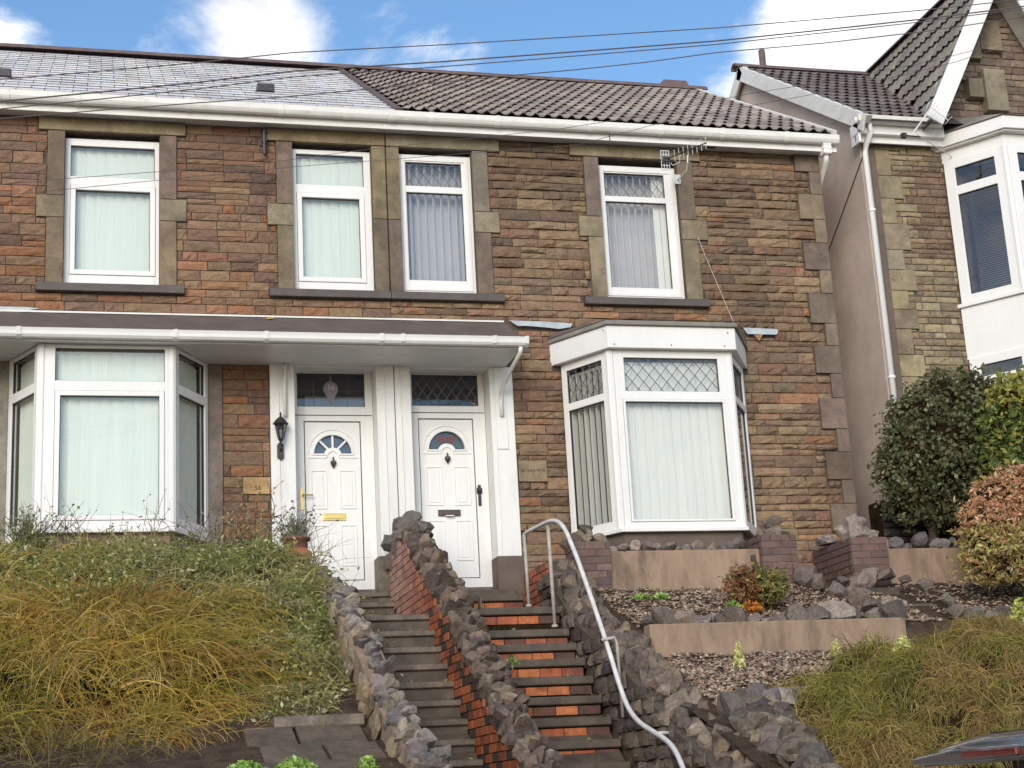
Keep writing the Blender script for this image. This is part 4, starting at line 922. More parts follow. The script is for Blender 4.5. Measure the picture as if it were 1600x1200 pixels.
for (ya, za, yb, zb_) in ((EY - .12, EZ - .02, RY, RZ + .06), (RY, RZ + .06, 7.3, EZ - .22)):
    dd = Vector((yb - ya, zb_ - za)).normalized(); n = Vector((-dd.y, dd.x)) * -.21
    if n.y > 0: n = -n
    b = B(); b.prism([(ya, za), (yb, zb_), (yb + n.x, zb_ + n.y), (ya + n.x, za + n.y)], 'x', NX - .11, NX - .085); b.build('bargeboard', M['pvc_old'], NH, bevel=.003)
    b = B(); n2 = n.normalized() * .2; b.prism([(ya, za - .01), (yb, zb_ - .01), (yb + n.x, zb_ - .01 + n.y * .3), (ya + n.x, za - .01 + n.y * .3)], 'x', NX - .084, NX - .001); b.build('verge_soffit', M['pvc_old'], NH)
b = B(); b.lathe([(0, 0), (.05, 0), (.05, .30), (.038, .30), (.038, .1), (0, .1)], (9.78, RY - .05, RZ + .02), 12); b.build('flue_pipe', M['ridge'], NH)
# eaves, gutter, downpipe of neighbour
b = B(); b.box(NX - .11, 10.62, -.02, .003, 9.62, 9.78); b.box(NX - .11, 10.62, .06, .09, 9.53, 9.625); b.box(NX - .11, NX - .08, -.02, .2, 9.5, 9.78); b.build('fascia', M['pvc'], NH, bevel=.004)
b = B(); b.box(NX - .11, 10.62, .003, NY, 9.62, 9.63); b.build('soffit', M['pvc_old'], NH)
prof = [(-.025, 9.83), (-.025, 9.76), (-.05, 9.735), (-.09, 9.73), (-.125, 9.75), (-.14, 9.83), (-.128, 9.83), (-.09, 9.755), (-.04, 9.77), (-.037, 9.83)]
b = B(); b.prism(prof, 'x', NX - .15, 10.55); b.build('gutter', M['pvc_old'], NH)
b = B(); b.tube([(NX + .03, -.09, 9.74), (NX + .03, -.08, 9.62), (NX + .02, .06, 9.5), (NX + .02, .10, 9.4), (NX + .02, .10, 3.8)], .038, 10); b.build('downpipe', M['pvc'], NH, smooth=True)
for zz in (8.6, 6.4): 
    b = B(); b.lathe([(.038, 0), (.048, 0), (.048, .03), (.038, .03)], (NX + .02, .10, zz), 10); b.build('pipe_clip', M['pvc'], NH)
b = B(); b.tube([(NX - .012, 1.55, 8.37), (NX - .012, .9, 8.82), (NX - .012, .12, 9.36)], .008, 5); b.build('wall_cable', M['cable'], NH)
# two-storey bay
bx = [(10.66, NY), (11.16, -.50), (12.35, -.50), (12.85, NY)]
def bpoly(off):
    return [(bx[0][0] - off * 1.0, bx[0][1]), (bx[1][0] - off * .42, bx[1][1] - off), (bx[2][0] + off * .42, bx[2][1] - off), (bx[3][0] + off, bx[3][1])]
for (z0, z1, off, m_, nm) in ((9.50, 9.52, .10, 'pvc_old', 'bay_soffit'), (9.34, 9.498, 0, 'pvc', 'bay_frieze'), (6.68, 7.36, 0, 'pvc', 'bay_panel'), (7.362, 7.41, .05, 'pvc', 'bay_sill'), (3.6, 4.55, 0, 'pvc', 'bay_base')):
    b = B(); b.prism(bpoly(off), 'z', z0, z1); b.build(nm, M[m_], NH, bevel=.004)
b = B(); b.prism(bpoly(.14), 'z', 9.522, 9.69); b.build('bay_fascia', M['pvc'], NH, bevel=.006)
P_ = bpoly(.17); b = B(); T = [(10.9, NY, 10.0), (12.6, NY, 10.0)]
b.add([(x, y, 9.695) for x, y in P_] + T, [(0, 1, 4), (1, 2, 5, 4), (2, 3, 5), (0, 1, 2, 3)]); b.build('bay_roof', M['feltgrey'], NH)
for (z0, z1, tr) in ((7.41, 9.34, 1.45), (4.55, 6.68, 1.75)):
    for (a, c) in zip(bx, bx[1:]):
        d = Vector((c[0] - a[0], c[1] - a[1])); Ln = d.length; d.normalize(); ff = (a[0] + d.x * .03, a[1] + d.y * .03, z0, d.x, d.y); w_ = Ln - .06; h = z1 - z0
        if Ln > 1: pn = [(.12, w_ / 2 - .07, tr + .12, h - .10, 0), (w_ / 2 + .07, w_ - .12, tr + .12, h - .10, 0), (.12, w_ / 2 - .07, .10, tr, 0), (w_ / 2 + .07, w_ - .12, .10, tr, 0)]
        else: pn = [(.14, w_ - .12, tr + .12, h - .11, 0), (.14, w_ - .12, .10, tr, 0)]
        wo_ = casement(NH, ff, w_, h, pn, 'bay_window')
        if a == bx[0]:
            rb = root('slatted_blind', 'brown slatted blind in the %s angled bay window of the gabled house' % ('upper' if z0 > 7 else 'lower'), 'blind', (a[0], a[1], z0))
            k = .1
            while k < h - .1:
                bb = B(); bb.fbox(ff, .16, w_ - .14, -.16, -.13, k, k + .004); o = bb.build('slat', M['brownblind'], rb); k += .03 if k < h else .05
    for x, y in bx[1:3]: bb = B(); bb.lathe([(0, 0), (.05, 0), (.05, z1 - z0), (0, z1 - z0)], (x, y + .02, z0), 8); bb.build('bay_post', M['pvc'], NH)
b = B(); wall_holes(b, 10.7, 12.8, 4.0, 9.5, [], .9, 1.0); b.build('inner_wall', M['room'], NH)
TB = root('tv_aerial', 'thin grey aerial on a slanting mast against the white gable of the far right house', 'aerial', (10.2, -.4, 9.4))
def P2(u, v, y=-.45): return at(u, v, y)
b = B(); b.tube([P2(1424, 212), P2(1455, 168)], .011, 6); b.tube([P2(1432, 210, -.4), P2(1496, 250, .15)], .007, 5); b.build('mast', M['metalgal'], TB)
b = B(); b.tube([P2(1410, 211), P2(1438, 214)], .010, 6); b.box(P2(1412, 212).x - .03, P2(1412, 212).x + .03, -.48, -.42, P2(1412, 212).z - .03, P2(1412, 212).z + .03); b.build('clamp', M['iron'], TB)
b = B(); b.tube([P2(1455, 168), P2(1482, 188)], .007, 5); b.build('boom', M['metalgal'], TB)
for k in range(7):
    t = k / 6; q = P2(1455 + 27 * t, 168 + 20 * t); b = B(); d = Vector((.055, -.03, .06)) * (1.1 - .3 * t); b.tube([q - d, q + d], .003, 4); b.build('director', M['metalgal'], TB)

# ================================================================ OVERHEAD CABLES
for nm, pts, r_, lb in (('A', [(-3, 6.56), (-.71, 6.88), (1.43, 7.22), (4.95, 7.72), (7.89, 8.17), (12, 8.85)], .0042, 'overhead telephone cable, topmost where it crosses the blue sky'),
                 ('B', [(-3, 6.35), (-.71, 6.71), (1.43, 7.06), (4.94, 7.60), (7.88, 8.10), (12, 8.84)], .0058, 'thick overhead cable, second from the top, upper strand of a close pair'),
                 ('B2', [(-3, 6.28), (-.71, 6.65), (1.43, 7.01), (4.94, 7.57), (7.88, 8.08), (12, 8.82)], .0042, 'overhead cable, lower strand of the close pair over the roofs'),
                 ('D', [(-3, 6.22), (-.71, 6.58), (1.43, 6.89), (3.05, 7.14), (4.92, 7.45), (7.86, 7.99), (12, 8.8)], .0042, 'overhead cable crossing the sky lowest, meeting the ridge of house 58'),
                 ('E', [(-3, 5.72), (1.13, 6.35), (3.45, 6.71), (5.16, 7.08), (7.83, 7.76), (12, 8.9)], .0022, 'thin overhead wire passing in front of the upstairs windows'),
                 ('F', [(-3, 5.6), (3.66, 6.70), (5.75, 7.14), (7.82, 7.72), (12, 8.85)], .0022, 'thin lowest overhead wire crossing the white fascia of house 58')):
    P_ = []
    for (xa, za), (xb, zb_) in zip(pts, pts[1:]): P_ += [(xa + (xb - xa) * k / 3, -6, za + (zb_ - za) * k / 3) for k in range(3)]
    P_.append((pts[-1][0], -6, pts[-1][1])); 
    for _ in range(3): P_ = [P_[0]] + [(q[0], q[1], (p[2] + q[2] * 2 + s[2]) / 4) for p, q, s in zip(P_, P_[1:], P_[2:])] + [P_[-1]]
    b = B(); b.tube(P_, r_, 6); tag(b.build('overhead_cable', M['cable']), lb, 'cable')

# ================================================================ GARDEN WALLS, STEPS
RC = [(.17, .125, .10), (.135, .10, .082), (.22, .165, .125), (.105, .078, .067), (.26, .20, .15), (.155, .115, .092), (.20, .148, .105)]
def rock(parent, p, sz, rot=None, c=None, r=R0, name='stone'):
    me = r.choice(ROCKS)[0]; rot = rot or (r.uniform(-.5, .5), r.uniform(-.5, .5), r.uniform(0, 6.28))
    return link(name, me, parent, p, sz, rot, c or vary(r.choice(RC), .2, r))
def heap(B_, p, sz, r, c=None):
    vs, fs = r.choice(ROCKS)[1]; e = Matrix.Translation(p) @ Matrix.Rotation(r.uniform(0, 6.28), 4, 'Z') @ Matrix.Rotation(r.uniform(-.5, .5), 4, 'X') @ Matrix.Diagonal((*sz, 1))
    B_.col = c or vary(r.choice(RC), .2, r); B_.add([e @ Vector(v) for v in vs], fs)
# ---- left flight (plain concrete), x 2.30 - 3.10
LS = root('garden_steps', 'left flight of worn brown concrete steps climbing to front door 56', 'steps', (2.7, -4.5, 1.0))
def stepset(rt, x0, x1, steps, brick=False):
    T_ = .078 if brick else .056
    """steps: (y of nosing, z of tread, y back of tread, riser height)"""
    for (y, z, yb, h) in steps:
        b = B(); n = .035
        b.prism([(yb, z), (y + .012, z), (y, z - .008), (y, z - T_ + .01), (y + .012, z - T_), (yb, z - T_)], 'x', x0, x1)
        st = b.build('step', M['stepedge'] if not brick else M['step'], rt, bevel=.004)
        if brick:
            b = B(); b.box(x0, x1, y + .05, yb, z - h, z - T_ - .0005); b.build('riser_core', M['dark_under'], st)  # core coloured near-black as the shading around the riser bricks
            x = x1 - .01; k = 0
            while x > x0 + .03:
                xa = max(x - .215, x0); cc = R0.choice([(.44, .125, .045), (.38, .10, .04), (.48, .15, .055), (.30, .085, .045), (.16, .065, .045)] if xa < x1 - .35 else [(.14, .06, .045), (.10, .05, .04), (.25, .08, .045)])
                me = B(); me.box(xa + .004, x - .004, y + .034, y + .052, max(z - h + .004, z - T_ - .088), z - T_ - .012)
                o = me.build('brick', M['brickred'], st); o.color = (*vary(cc, .15), 1); x = xa - .0; k += 1
        else:
            b = B(); b.box(x0, x1, y + .035, yb, z - h, z - .0565); b.build('riser', M['step'], st)
stl = [(-.10, 3.865, .2, .12), (-.36, 3.72, .1, .17), (-.72, 3.55, -.2, .18)]
for i in range(20):
    y = -2.17 - .243 * i; z = 3.37 - .1785 * i
    if y < -6.9: break
    stl.append((y, z, y + .55 if i else -.6, .18))
stepset(LS, 2.28, 3.10, stl)
b = B(); b.prism([(-6.9, 0), (-6.9, -.15 + .1), (-2.25, 3.08), (.1, 3.3), (.1, 0)], 'x', 2.3, 3.1); b.build('step_core', M['step'], LS)
# ---- right flight (terracotta brick risers), x 3.46 - 4.52
RS = root('garden_steps', 'right flight of steps with orange brick risers climbing to front door 58', 'steps', (4.0, -4.5, 1.0))
str_ = [(-.10, 3.865, .2, .09), (-.42, 3.77, -.05, .17), (-1.80, 3.46, -.40, .26)]
ys = -2.04; zs = 3.21
for i in range(22):
    str_.append((ys, zs, ys + .5, .19)); ys -= .232; zs -= (.165, .17, .19, .2, .21, .21, .21)[min(i, 6)] * .985
    if ys < -6.9 or zs < .1: break
stepset(RS, 3.40, 4.52, str_, True)
b = B(); b.prism([(-6.9, 0), (-6.0, .1), (-2.1, 2.9), (-.5, 3.3), (.1, 3.4), (.1, 0)], 'x', 3.40, 4.52); b.build('step_core', M['step'], RS)

# ---- wall between the flights: brick left face x=3.10, rubble coping
MW = root('brick_garden_wall', 'sloping wall between the two flights, orange brick side and jagged rubble coping', 'wall', (3.28, -4, 1))
def topz(y): return lerp([(-7.0, .85), (-5.6, 1.72), (-4.5, 2.36), (-3.6, 2.90), (-2.7, 3.44), (-1.9, 3.86), (-1.25, 4.18), (-.95, 4.34), (-.3, 4.42)], y)
b = B(); P_ = [(-6.9, 0), (-6.9, .88)] + [(y, topz(y) + .015) for y in (-5.6, -4.5, -3.6, -2.7, -1.9, -1.25, -.95, -.08)] + [(-.08, 0)]
b.prism(P_, 'x', 3.112, 3.35); b.build('wall_core', M['mortar'], MW)
rb = random.Random(5); j = 0; z = 1.0; BR = bmx(1, 1, 1, M['brickred'], 'brick')
def stepz(y): return lerp([(-6.9, -.1), (-2.17, 3.30), (-2.1, 3.33), (-.4, 3.37), (-.36, 3.68), (-.1, 3.7)], y) 
while z < 4.4:
    y = -6.9 + (.11 if j % 2 else 0)
    while y < -.12:
        yb = min(y + .222, -.1); ym = (y + yb) / 2; zt = z + .065
        if topz(y + .05) - .045 > zt - .02 and zt > stepz(ym) - .02 and yb - y > .05:
            k = max(0, min(1, (ym + 2.2) / 1.6)); c = Vector(rb.choice([(.40, .105, .035), (.34, .09, .035), (.44, .13, .045), (.26, .075, .035), (.36, .11, .05)]))
            if rb.random() < .28 and ym < -2: c = Vector((.07, .045, .035))
            c = c.lerp(Vector(rb.choice([(.42, .24, .19), (.46, .28, .22), (.36, .19, .14)])), k)      # paler new bricks near the door
            link('brick', BR, MW, (3.107 + rb.uniform(-.003, .003), ym, z + .0325), (.022, yb - y - .009, .0665), (rb.uniform(-.012, .012), 0, 0), vary(tuple(c), .15, rb))
        y += .222
    z += .0755; j += 1
y = -6.8
while y < -.35:
    zt = topz(y); 
    sl_ = -.55 if y < -1 else -.1
    for (xx, w_, dz, hh) in ((3.145, .12, -.01, .13), (3.23, .15, .015, .11), (3.325, .12, -.04, .13)):
        rock(MW, (xx + rb.uniform(-.015, .015), y + rb.uniform(-.05, .05), zt + dz + rb.uniform(-.02, .02)), (w_ * rb.uniform(.85, 1.2), rb.uniform(.16, .34), hh * rb.uniform(.75, 1.25)), (sl_ + rb.uniform(-.18, .18), rb.uniform(-.2, .2), rb.uniform(-.25, .25)), r=rb)
    y += rb.uniform(.075, .115)
for (x_, y_, z_, s_) in ((3.22, -.72, 4.47, .26), (3.30, -.92, 4.42, .22), (3.17, -.5, 4.46, .24), (3.12, -.30, 4.38, .2), (3.28, -.45, 4.50, .22), (3.11, -.22, 4.16, .18), (3.13, -.78, 4.38, .17), (3.33, -.6, 4.42, .22), (3.29, -.80, 4.54, .14), (3.12, -.55, 4.28, .16)):
    rock(MW, (x_, y_, z_), (s_, s_ * 1.1, s_ * 1.05), r=rb, c=vary((.17, .145, .13), .15, rb))
b = B()
for (y, z) in ((-2.9, 3.33),): b.box(3.43, 3.445, y, y + .1, z, z + .1)
b.build('mortar_patch', M['mortar'], MW)

# ---- right rubble wall with handrail, left face x=4.58
RW = root('rubble_garden_wall', 'dark rubble retaining wall with upright coping stones right of the steps', 'wall', (4.8, -4, 1))
def topr(y): return lerp([(-7.0, 1.1), (-5.6, 1.74), (-4.64, 2.14), (-3.79, 2.56), (-2.97, 2.94), (-2.04, 3.30), (-1.57, 3.62), (-1.04, 3.92), (-.3, 4.0)], y)
b = B(); b.prism([(-6.9, 0), (-6.9, 1.1)] + [(y, topr(y) - .03) for y in (-5.6, -4.64, -3.79, -2.97, -2.04, -1.57, -1.04)] + [(-.95, 3.5), (-.95, 0)], 'x', 4.57, 4.98); b.build('wall_core', M['mortar'], RW)
def stepr(y): return lerp([(-6.9, -.6), (-3.9, 1.9), (-2.04, 3.1), (-1.8, 3.4), (-.4, 3.6)], y)
rr = random.Random(17); DK = [(.13, .10, .085), (.10, .08, .07), (.16, .125, .10), (.085, .07, .065), (.19, .15, .115), (.12, .105, .085)]
z = 1.2; k = 0
while z < 4.0:
    y = -6.8 + rr.uniform(0, .15); hh = rr.uniform(.10, .17)
    while y < -1.0:
        w_ = rr.uniform(.16, .34); ym = y + w_ / 2
        if z + hh * .5 < topr(ym) - .02 and z + hh > stepr(ym) - .05:
            c = vary(rr.choice(DK), .25, rr)
            if z < 2.3 and rr.random() < .6: c = vary(rr.choice([(.17, .125, .09), (.14, .105, .08), (.20, .15, .11)]), .2, rr)
            link('stone', rr.choice(STONES)[0], RW, (4.575 + rr.uniform(-.012, .012), ym, z + hh / 2), (w_ - .012, rr.uniform(.035, .07), hh - .01), (rr.uniform(-.05, .05), rr.uniform(-.10, .10), -math.pi / 2 + rr.uniform(-.08, .08)), c)
        y += w_
    z += hh
y = -6.8
while y < -1.0:
    for (xx, w_) in ((4.70, .14), (4.79, .16), (4.89, .14)):
        rock(RW, (xx + rr.uniform(-.03, .03), y + rr.uniform(-.04, .04), topr(y) + rr.uniform(-.06, .05)), (w_ * rr.uniform(.8, 1.2), rr.uniform(.12, .22), rr.uniform(.12, .25)), (-.3 + rr.uniform(-.25, .25), rr.uniform(-.3, .3), rr.uniform(-.5, .5)), None, rr)
    y += rr.uniform(.08, .12)
# orange brick return at the head of the flight, with air brick
OB = root('brick_return_wall', 'short orange brick wall with airbrick behind the top of the handrail', 'wall', (4.6, -.5, 3.4))
b = B(); b.box(4.632, 4.80, -1.05, -.05, 3.2, 4.03); b.build('wall_core', M['mortar'], OB)
j = 0; z = 3.42
while z < 4.0:
    y = -1.05 + (.11 if j % 2 else 0) - .11
    while y < -.07:
        ya, yb = max(y, -1.05), min(y + .222, -.06)
        if yb - ya > .04 and not (z > 3.86 and ya > -.42): link('brick', BR, OB, (4.625, (ya + yb) / 2, z + .0325), (.022, yb - ya - .01, .064), None, vary(rb.choice([(.42, .13, .07), (.38, .11, .06), (.46, .16, .09), (.30, .10, .06)]), .15, rb))
        y += .222
    z += .0755; j += 1
b = B(); b.box(4.612, 4.63, -.36, -.10, 3.875, 4.02); o = b.build('air_brick', M['brickred'], OB); o.color = (.42, .13, .07, 1)
for zz in (3.91, 3.95, 3.985):
    for ya in (-.34, -.22): b = B(); b.box(4.6095, 4.6118, ya, ya + .10, zz, zz + .012); b.build('vent_slot', M['seal'], o)

# ---- left rubble wall (sloping coping seen from the left), x 2.0 - 2.3
LW = root('rubble_garden_wall', 'low buff and grey rubble wall left of the concrete steps, half under the shrubs', 'wall', (2.15, -4, 1))
def topl(y): return lerp([(-7, 1.72), (-6.55, 1.92), (-5.69, 2.20), (-4.95, 2.46), (-4.57, 2.70), (-3.84, 3.08), (-2.82, 3.46), (-2.04, 3.72), (-1.0, 3.93)], y)
b = B(); b.prism([(-6.9, 0), (-6.9, 1.7)] + [(y, topl(y) - .045) for y in (-6.55, -5.69, -4.95, -4.57, -3.84, -2.82, -2.04, -1.0)] + [(-1.0, 0)], 'x', 2.06, 2.27); b.build('wall_core', M['rendered'], LW)
rl = random.Random(23); y = -6.8
BUFF = [(.30, .25, .19), (.22, .19, .17), (.34, .28, .21), (.17, .145, .14), (.26, .22, .20)]
while y < -1.0:
    for xx in (2.14, 2.22):
        rock(LW, (xx + rl.uniform(-.03, .03), y + rl.uniform(-.05, .05), topl(y) - .06 + rl.uniform(-.04, .04)), (rl.uniform(.11, .17), rl.uniform(.18, .32), rl.uniform(.08, .14)), (-.5 + rl.uniform(-.2, .2), rl.uniform(-.3, .3), rl.uniform(-.4, .4)), vary(rl.choice(BUFF), .2, rl), rl)
    y += rl.uniform(.10, .15)
for k in range(60):
    y = rl.uniform(-6.6, -2.0); z = topl(y) - rl.uniform(.15, .6)
    rock(LW, (2.05, y, z), (.09, rl.uniform(.25, .5), rl.uniform(.16, .30)), (-.5 + rl.uniform(-.3, .3), 0, rl.uniform(-.1, .1)), vary(rl.choice([(.30, .225, .14), (.26, .19, .12), (.34, .27, .18), (.22, .17, .13)]), .2, rl), rl)
b = B(); b.box(1.98, 2.30, -1.05, -.80, 3.4, 4.02); b.build('end_block', M['stepedge'], LW, bevel=.02)
# old slab step in left garden and paved path
b = B(); b.prism([(-5.02, 2.30), (-5.05, 2.27), (-5.05, 2.22), (-5.02, 2.20), (-4.6, 2.20), (-4.6, 2.30)], 'x', 1.3, 1.98); tag(b.build('slab_step', M['stepedge'], bevel=.01), 'mossy stone slab edge at the foot of the left-hand shrubs', 'step')
b = B()
GPR = root('garden_path', 'uneven brownish flagstones at bottom left beside the concrete steps', 'path', (1, -6, 1.8)); rp = random.Random(3)
y = -6.7
while y < -5.06:
    x = 1.2 - rp.uniform(0, .3); dy = rp.uniform(.32, .5)
    while x < 2.0:
        w_ = rp.uniform(.35, .6); xe = min(x + w_, 2.0)
        if xe - x > .06:
            z0 = zL(0, y + dy / 2); b = B(); a = (2.15 - 1.72) / 1.65
            b.prism([(y + .012, zL(0, y) + .03), (y + dy - .012, zL(0, y + dy) + .03), (y + dy - .012, z0 - .1), (y + .012, z0 - .1)], 'x', x + .012, xe - .012); b.build('flagstone', M['gardenpave'], GPR, bevel=.012)
        x += w_
    y += dy

# ---- handrail
HR = root('handrail', 'bent galvanised steel handrail beside the brick-riser steps', 'handrail', (4.55, -2.5, 2.5))
def smooth(pts, it=2):
    pts = [Vector(p) for p in pts]
    for _ in range(it):
        q = [pts[0]]
        for a, c in zip(pts, pts[1:]): q += [a.lerp(c, .25), a.lerp(c, .75)]
        pts = q + [pts[-1]]
    return pts
hp = [at(819, 838, -0.959), at(822, 832, -0.997), at(840, 823, -1.520), at(858, 814, -2.004), at(870, 813, -2.246), at(882, 824, -2.507), at(893, 850, -2.682), at(905, 880, -2.875), at(945, 995, -3.504), at(970, 1078, -3.843), at(982, 1108, -4.037), at(998, 1129, -4.279), at(1022, 1144, -4.618), at(1041, 1156, -4.908), at(1054, 1170, -5.102), at(1066, 1196, -5.344), at(1085, 1250, -5.682)]
b = B(); b.tube(smooth(hp, 2), .0215, 10); b.build('rail', M['metalgal'], HR, smooth=True)
for (u, v, y_, u2, v2, nm) in ((819, 838, -.958, 829, 948, 'post'), (856, 818, -1.907, 865, 980, 'post')):
    t_ = at(u, v, y_); q = at(u2, v2, y_); b = B(); b.tube([(t_.x, y_, t_.z), (t_.x + .01, y_, q.z)], .019, 8)
    b.lathe([(.034, 0), (.034, .02), (.02, .03)], (t_.x + .01, y_, q.z), 8); b.build(nm, M['railpost'], HR, smooth=True)
t_ = at(940, 1000, -3.55); b = B(); b.tube([t_, t_ + Vector((.12, 0, .02)), t_ + Vector((.14, 0, -.03)), t_ + Vector((.15, 0, -.68))], .015, 8); b.build('post', M['railpost'], HR, smooth=True)
t_ = at(1020, 1146, -4.617); b = B(); b.tube([t_, t_ + Vector((.14, 0, .0))], .014, 8); b.build('wall_bracket', M['metalgal'], HR, smooth=True)

# ================================================================ RIGHT-HAND TERRACES
PW = root('planter_wall', 'upper buff rendered planter wall between brown brick piers under the leaded bay', 'wall', (6.1, -1.2, 3.6))
b = B(); b.box(5.262, 6.978, -1.20, -1.04, 3.3, 4.10); b.build('rendered_panel', M['rendered'], PW, bevel=.012)
BB = bmx(1, 1, 1, M['brickbrown'], 'brick')
def pier(parent, x0, x1, y0, y1, z0, z1):
    b = B(); b.box(x0 + .008, x1 - .008, y0 + .008, y1 - .008, z0 - .3, z1 - .004); pr = b.build('pier', M['stepedge'], parent)
    z = z0; j = 0
    while z < z1 - .03:
        x = x0 - (.112 if j % 2 else 0)
        while x < x1 - .01:
            a, c = max(x, x0), min(x + .225, x1)
            if c - a > .03: link('brick', BB, pr, ((a + c) / 2, y0 + .008, z + .034), (c - a - .010, .022, .066), None, vary(R0.choice([(.13, .075, .065), (.15, .085, .07), (.11, .065, .06), (.17, .10, .08)]), .12))
            x += .225
        y = y0 + .01 - (.112 if not j % 2 else 0)
        while y < y1 - .01:
            a, c = max(y, y0 + .022), min(y + .225, y1)
            if c - a > .03: link('brick', BB, pr, (x0 + .006, (a + c) / 2, z + .034), (.02, c - a - .010, .066), None, vary((.13, .078, .068), .15))
            y += .225
        z += .0765; j += 1
    return pr
pier(PW, 4.87, 5.262, -1.26, -.9, 3.58, 4.20); pier(PW, 6.978, 7.40, -1.26, -.9, 3.64, 4.21)
P3 = root('planter_wall', 'buff rendered planter wall with brown brick pier in front of the dark evergreen', 'wall', (8.8, -1.2, 3.6))
pier(P3, 8.02, 8.46, -1.3, -.3, 3.66, 4.20)
b = B(); b.box(8.462, 11.0, -1.20, -1.04, 3.3, 4.08); b.build('rendered_panel', M['rendered'], P3, bevel=.012)
LWl = tag(None or (lambda: (B().box(5.02, 7.66, -3.0, -2.82, 2.4, 3.125)))().build('terrace_wall', M['rendered'], bevel=.012), 'long lower buff rendered terrace wall above the gravel bed', 'wall')
tag(B().box(8.36, 11.5, -3.0, -2.82, 2.4, 3.10).build('terrace_wall', M['rendered'], bevel=.012), 'lower buff terrace wall at far right beyond the gap steps', 'wall')
GS = root('garden_steps', 'dark stone steps in the gap between the lower terrace walls', 'steps', (8.0, -2.6, 2.8))
for (x0, x1, y, z, h) in ((7.7, 8.34, -3.02, 2.86, .3), (7.72, 8.32, -2.6, 3.12, .2), (7.75, 8.5, -2.1, 3.36, .25), (7.75, 8.4, -1.6, 3.6, .24)):
    b = B(); b.box(x0, x1, y, y + .5, z - h, z); b.build('step', M['step'], GS, bevel=.015)
ORD = 'first second third fourth fifth sixth seventh eighth ninth tenth eleventh twelfth thirteenth fourteenth fifteenth sixteenth seventeenth eighteenth'.split()
def rockrow(label, group, pts, sz, seed, cols=RC, cat='rock', dz=0, count=False):
    r = random.Random(seed); L0 = label
    for i_, (x, y, z, s) in enumerate(pts):
        if count: label = ORD[i_] + ' from the left, ' + L0
        me = r.choice(ROCKS)[0]; k = s * sz
        o = link('rock', me, None, (x, y, z + dz + k * .25), (k * r.uniform(.85, 1.3), k * r.uniform(.8, 1.1), k * r.uniform(.7, 1.1)), (r.uniform(-.4, .4), r.uniform(-.4, .4), r.uniform(0, 6.3)), vary(r.choice(cols), .2, r)); tag(o, label, cat, group)
rk = random.Random(77)
def row(x0, x1, y, z, step, jit=.05, s=(.7, 1.2)):
    out = []; x = x0
    while x < x1: out.append((x, y + rk.uniform(-jit, jit), z + rk.uniform(-.02, .02), rk.uniform(*s))); x += step * rk.uniform(.8, 1.25)
    return out
rockrow('rock in the row on the planter wall below the leaded bay', 'rocks along the upper planter wall', row(5.32, 6.95, -1.10, 4.10, .115), .15, 1, [(.22, .17, .15), (.27, .22, .18), (.18, .14, .13), (.31, .26, .2)], count=True)
rockrow('dark rock piled on the brick pier nearest the handrail', 'rocks on the left brick pier', [(4.92, -1.15, 4.20, 1.0), (5.04, -1.1, 4.22, 1.2), (5.05, -1.1, 4.31, 1.0), (5.2, -1.1, 4.20, .9), (4.86, -1.0, 4.17, .9)], .17, 2)
rockrow('dark rock piled on the middle brick pier right of the bay', 'rocks on the middle brick pier', [(7.08, -1.1, 4.21, 1.0), (7.2, -1.1, 4.24, 1.3), (7.19, -1.10, 4.33, 1.0), (7.32, -1.1, 4.21, .9)], .18, 3)
rockrow('pale brown rock on the right-hand brick pier by the house corner', 'rocks on the right brick pier', [(8.05, -1.1, 4.20, 1.1), (8.2, -1.1, 4.22, 1.5), (8.22, -1.08, 4.33, 1.1), (8.38, -1.1, 4.21, .9), (8.0, -.7, 4.2, 1.3)], .19, 4, [(.24, .19, .165), (.29, .23, .2)])
rockrow('rock on the planter wall before the dark evergreen', 'rocks before the evergreen', row(8.52, 9.9, -1.12, 4.08, .14), .17, 5, [(.20, .17, .16), (.27, .23, .21), (.15, .13, .13)], count=True)
rockrow('rock edging the middle gravel bed', 'rocks edging the middle gravel bed', row(5.08, 7.62, -2.74, 3.11, .19, .05, (.8, 1.5)), .19, 6, [(.215, .17, .145), (.265, .21, .175), (.16, .125, .105), (.31, .25, .205)], count=True)
rockrow('small rock in the second row on the middle gravel bed', 'second row of rocks on the middle gravel bed', row(5.2, 7.6, -2.55, 3.14, .3, .08, (.7, 1.1)), .17, 66, [(.21, .175, .16), (.16, .13, .12), (.28, .235, .21)], count=True)
rockrow('grey rock in the jumble beside the gap steps', 'rocks beside the gap steps', [(7.5, -1.5, 3.62, 1.3), (7.62, -1.7, 3.5, 1.5), (7.72, -2.0, 3.4, 1.4), (7.66, -2.3, 3.3, 1.3), (7.72, -2.6, 3.2, 1.5), (7.6, -2.9, 3.12, 1.7), (7.82, -1.4, 3.66, 1.2), (8.0, -1.35, 3.66, 1.1), (8.15, -1.4, 3.68, 1.4), (8.3, -1.5, 3.7, 1.2), (8.36, -1.8, 3.62, 1.0), (8.42, -2.1, 3.5, 1.2), (8.45, -2.4, 3.3, 1.4), (8.4, -2.7, 3.15, 1.3), (7.42, -1.35, 3.68, 1.5), (7.86, -1.7, 3.56, 1.6)], .155, 7, [(.18, .14, .12), (.23, .18, .15), (.13, .10, .085), (.28, .225, .18)])
rockrow('rock in the row on the far right terrace wall', 'rocks on the far right terrace', row(8.55, 11, -2.72, 3.09, .2, .06, (.9, 1.6)), .2, 8, [(.19, .16, .155), (.25, .21, .195)], count=True)
RB = root('rubble_bank', 'tumbled dark rubble retaining bank below the bottom gravel bed, left of the olive broom', 'wall', (5.3, -5.4, 1.2)); r9 = random.Random(91)
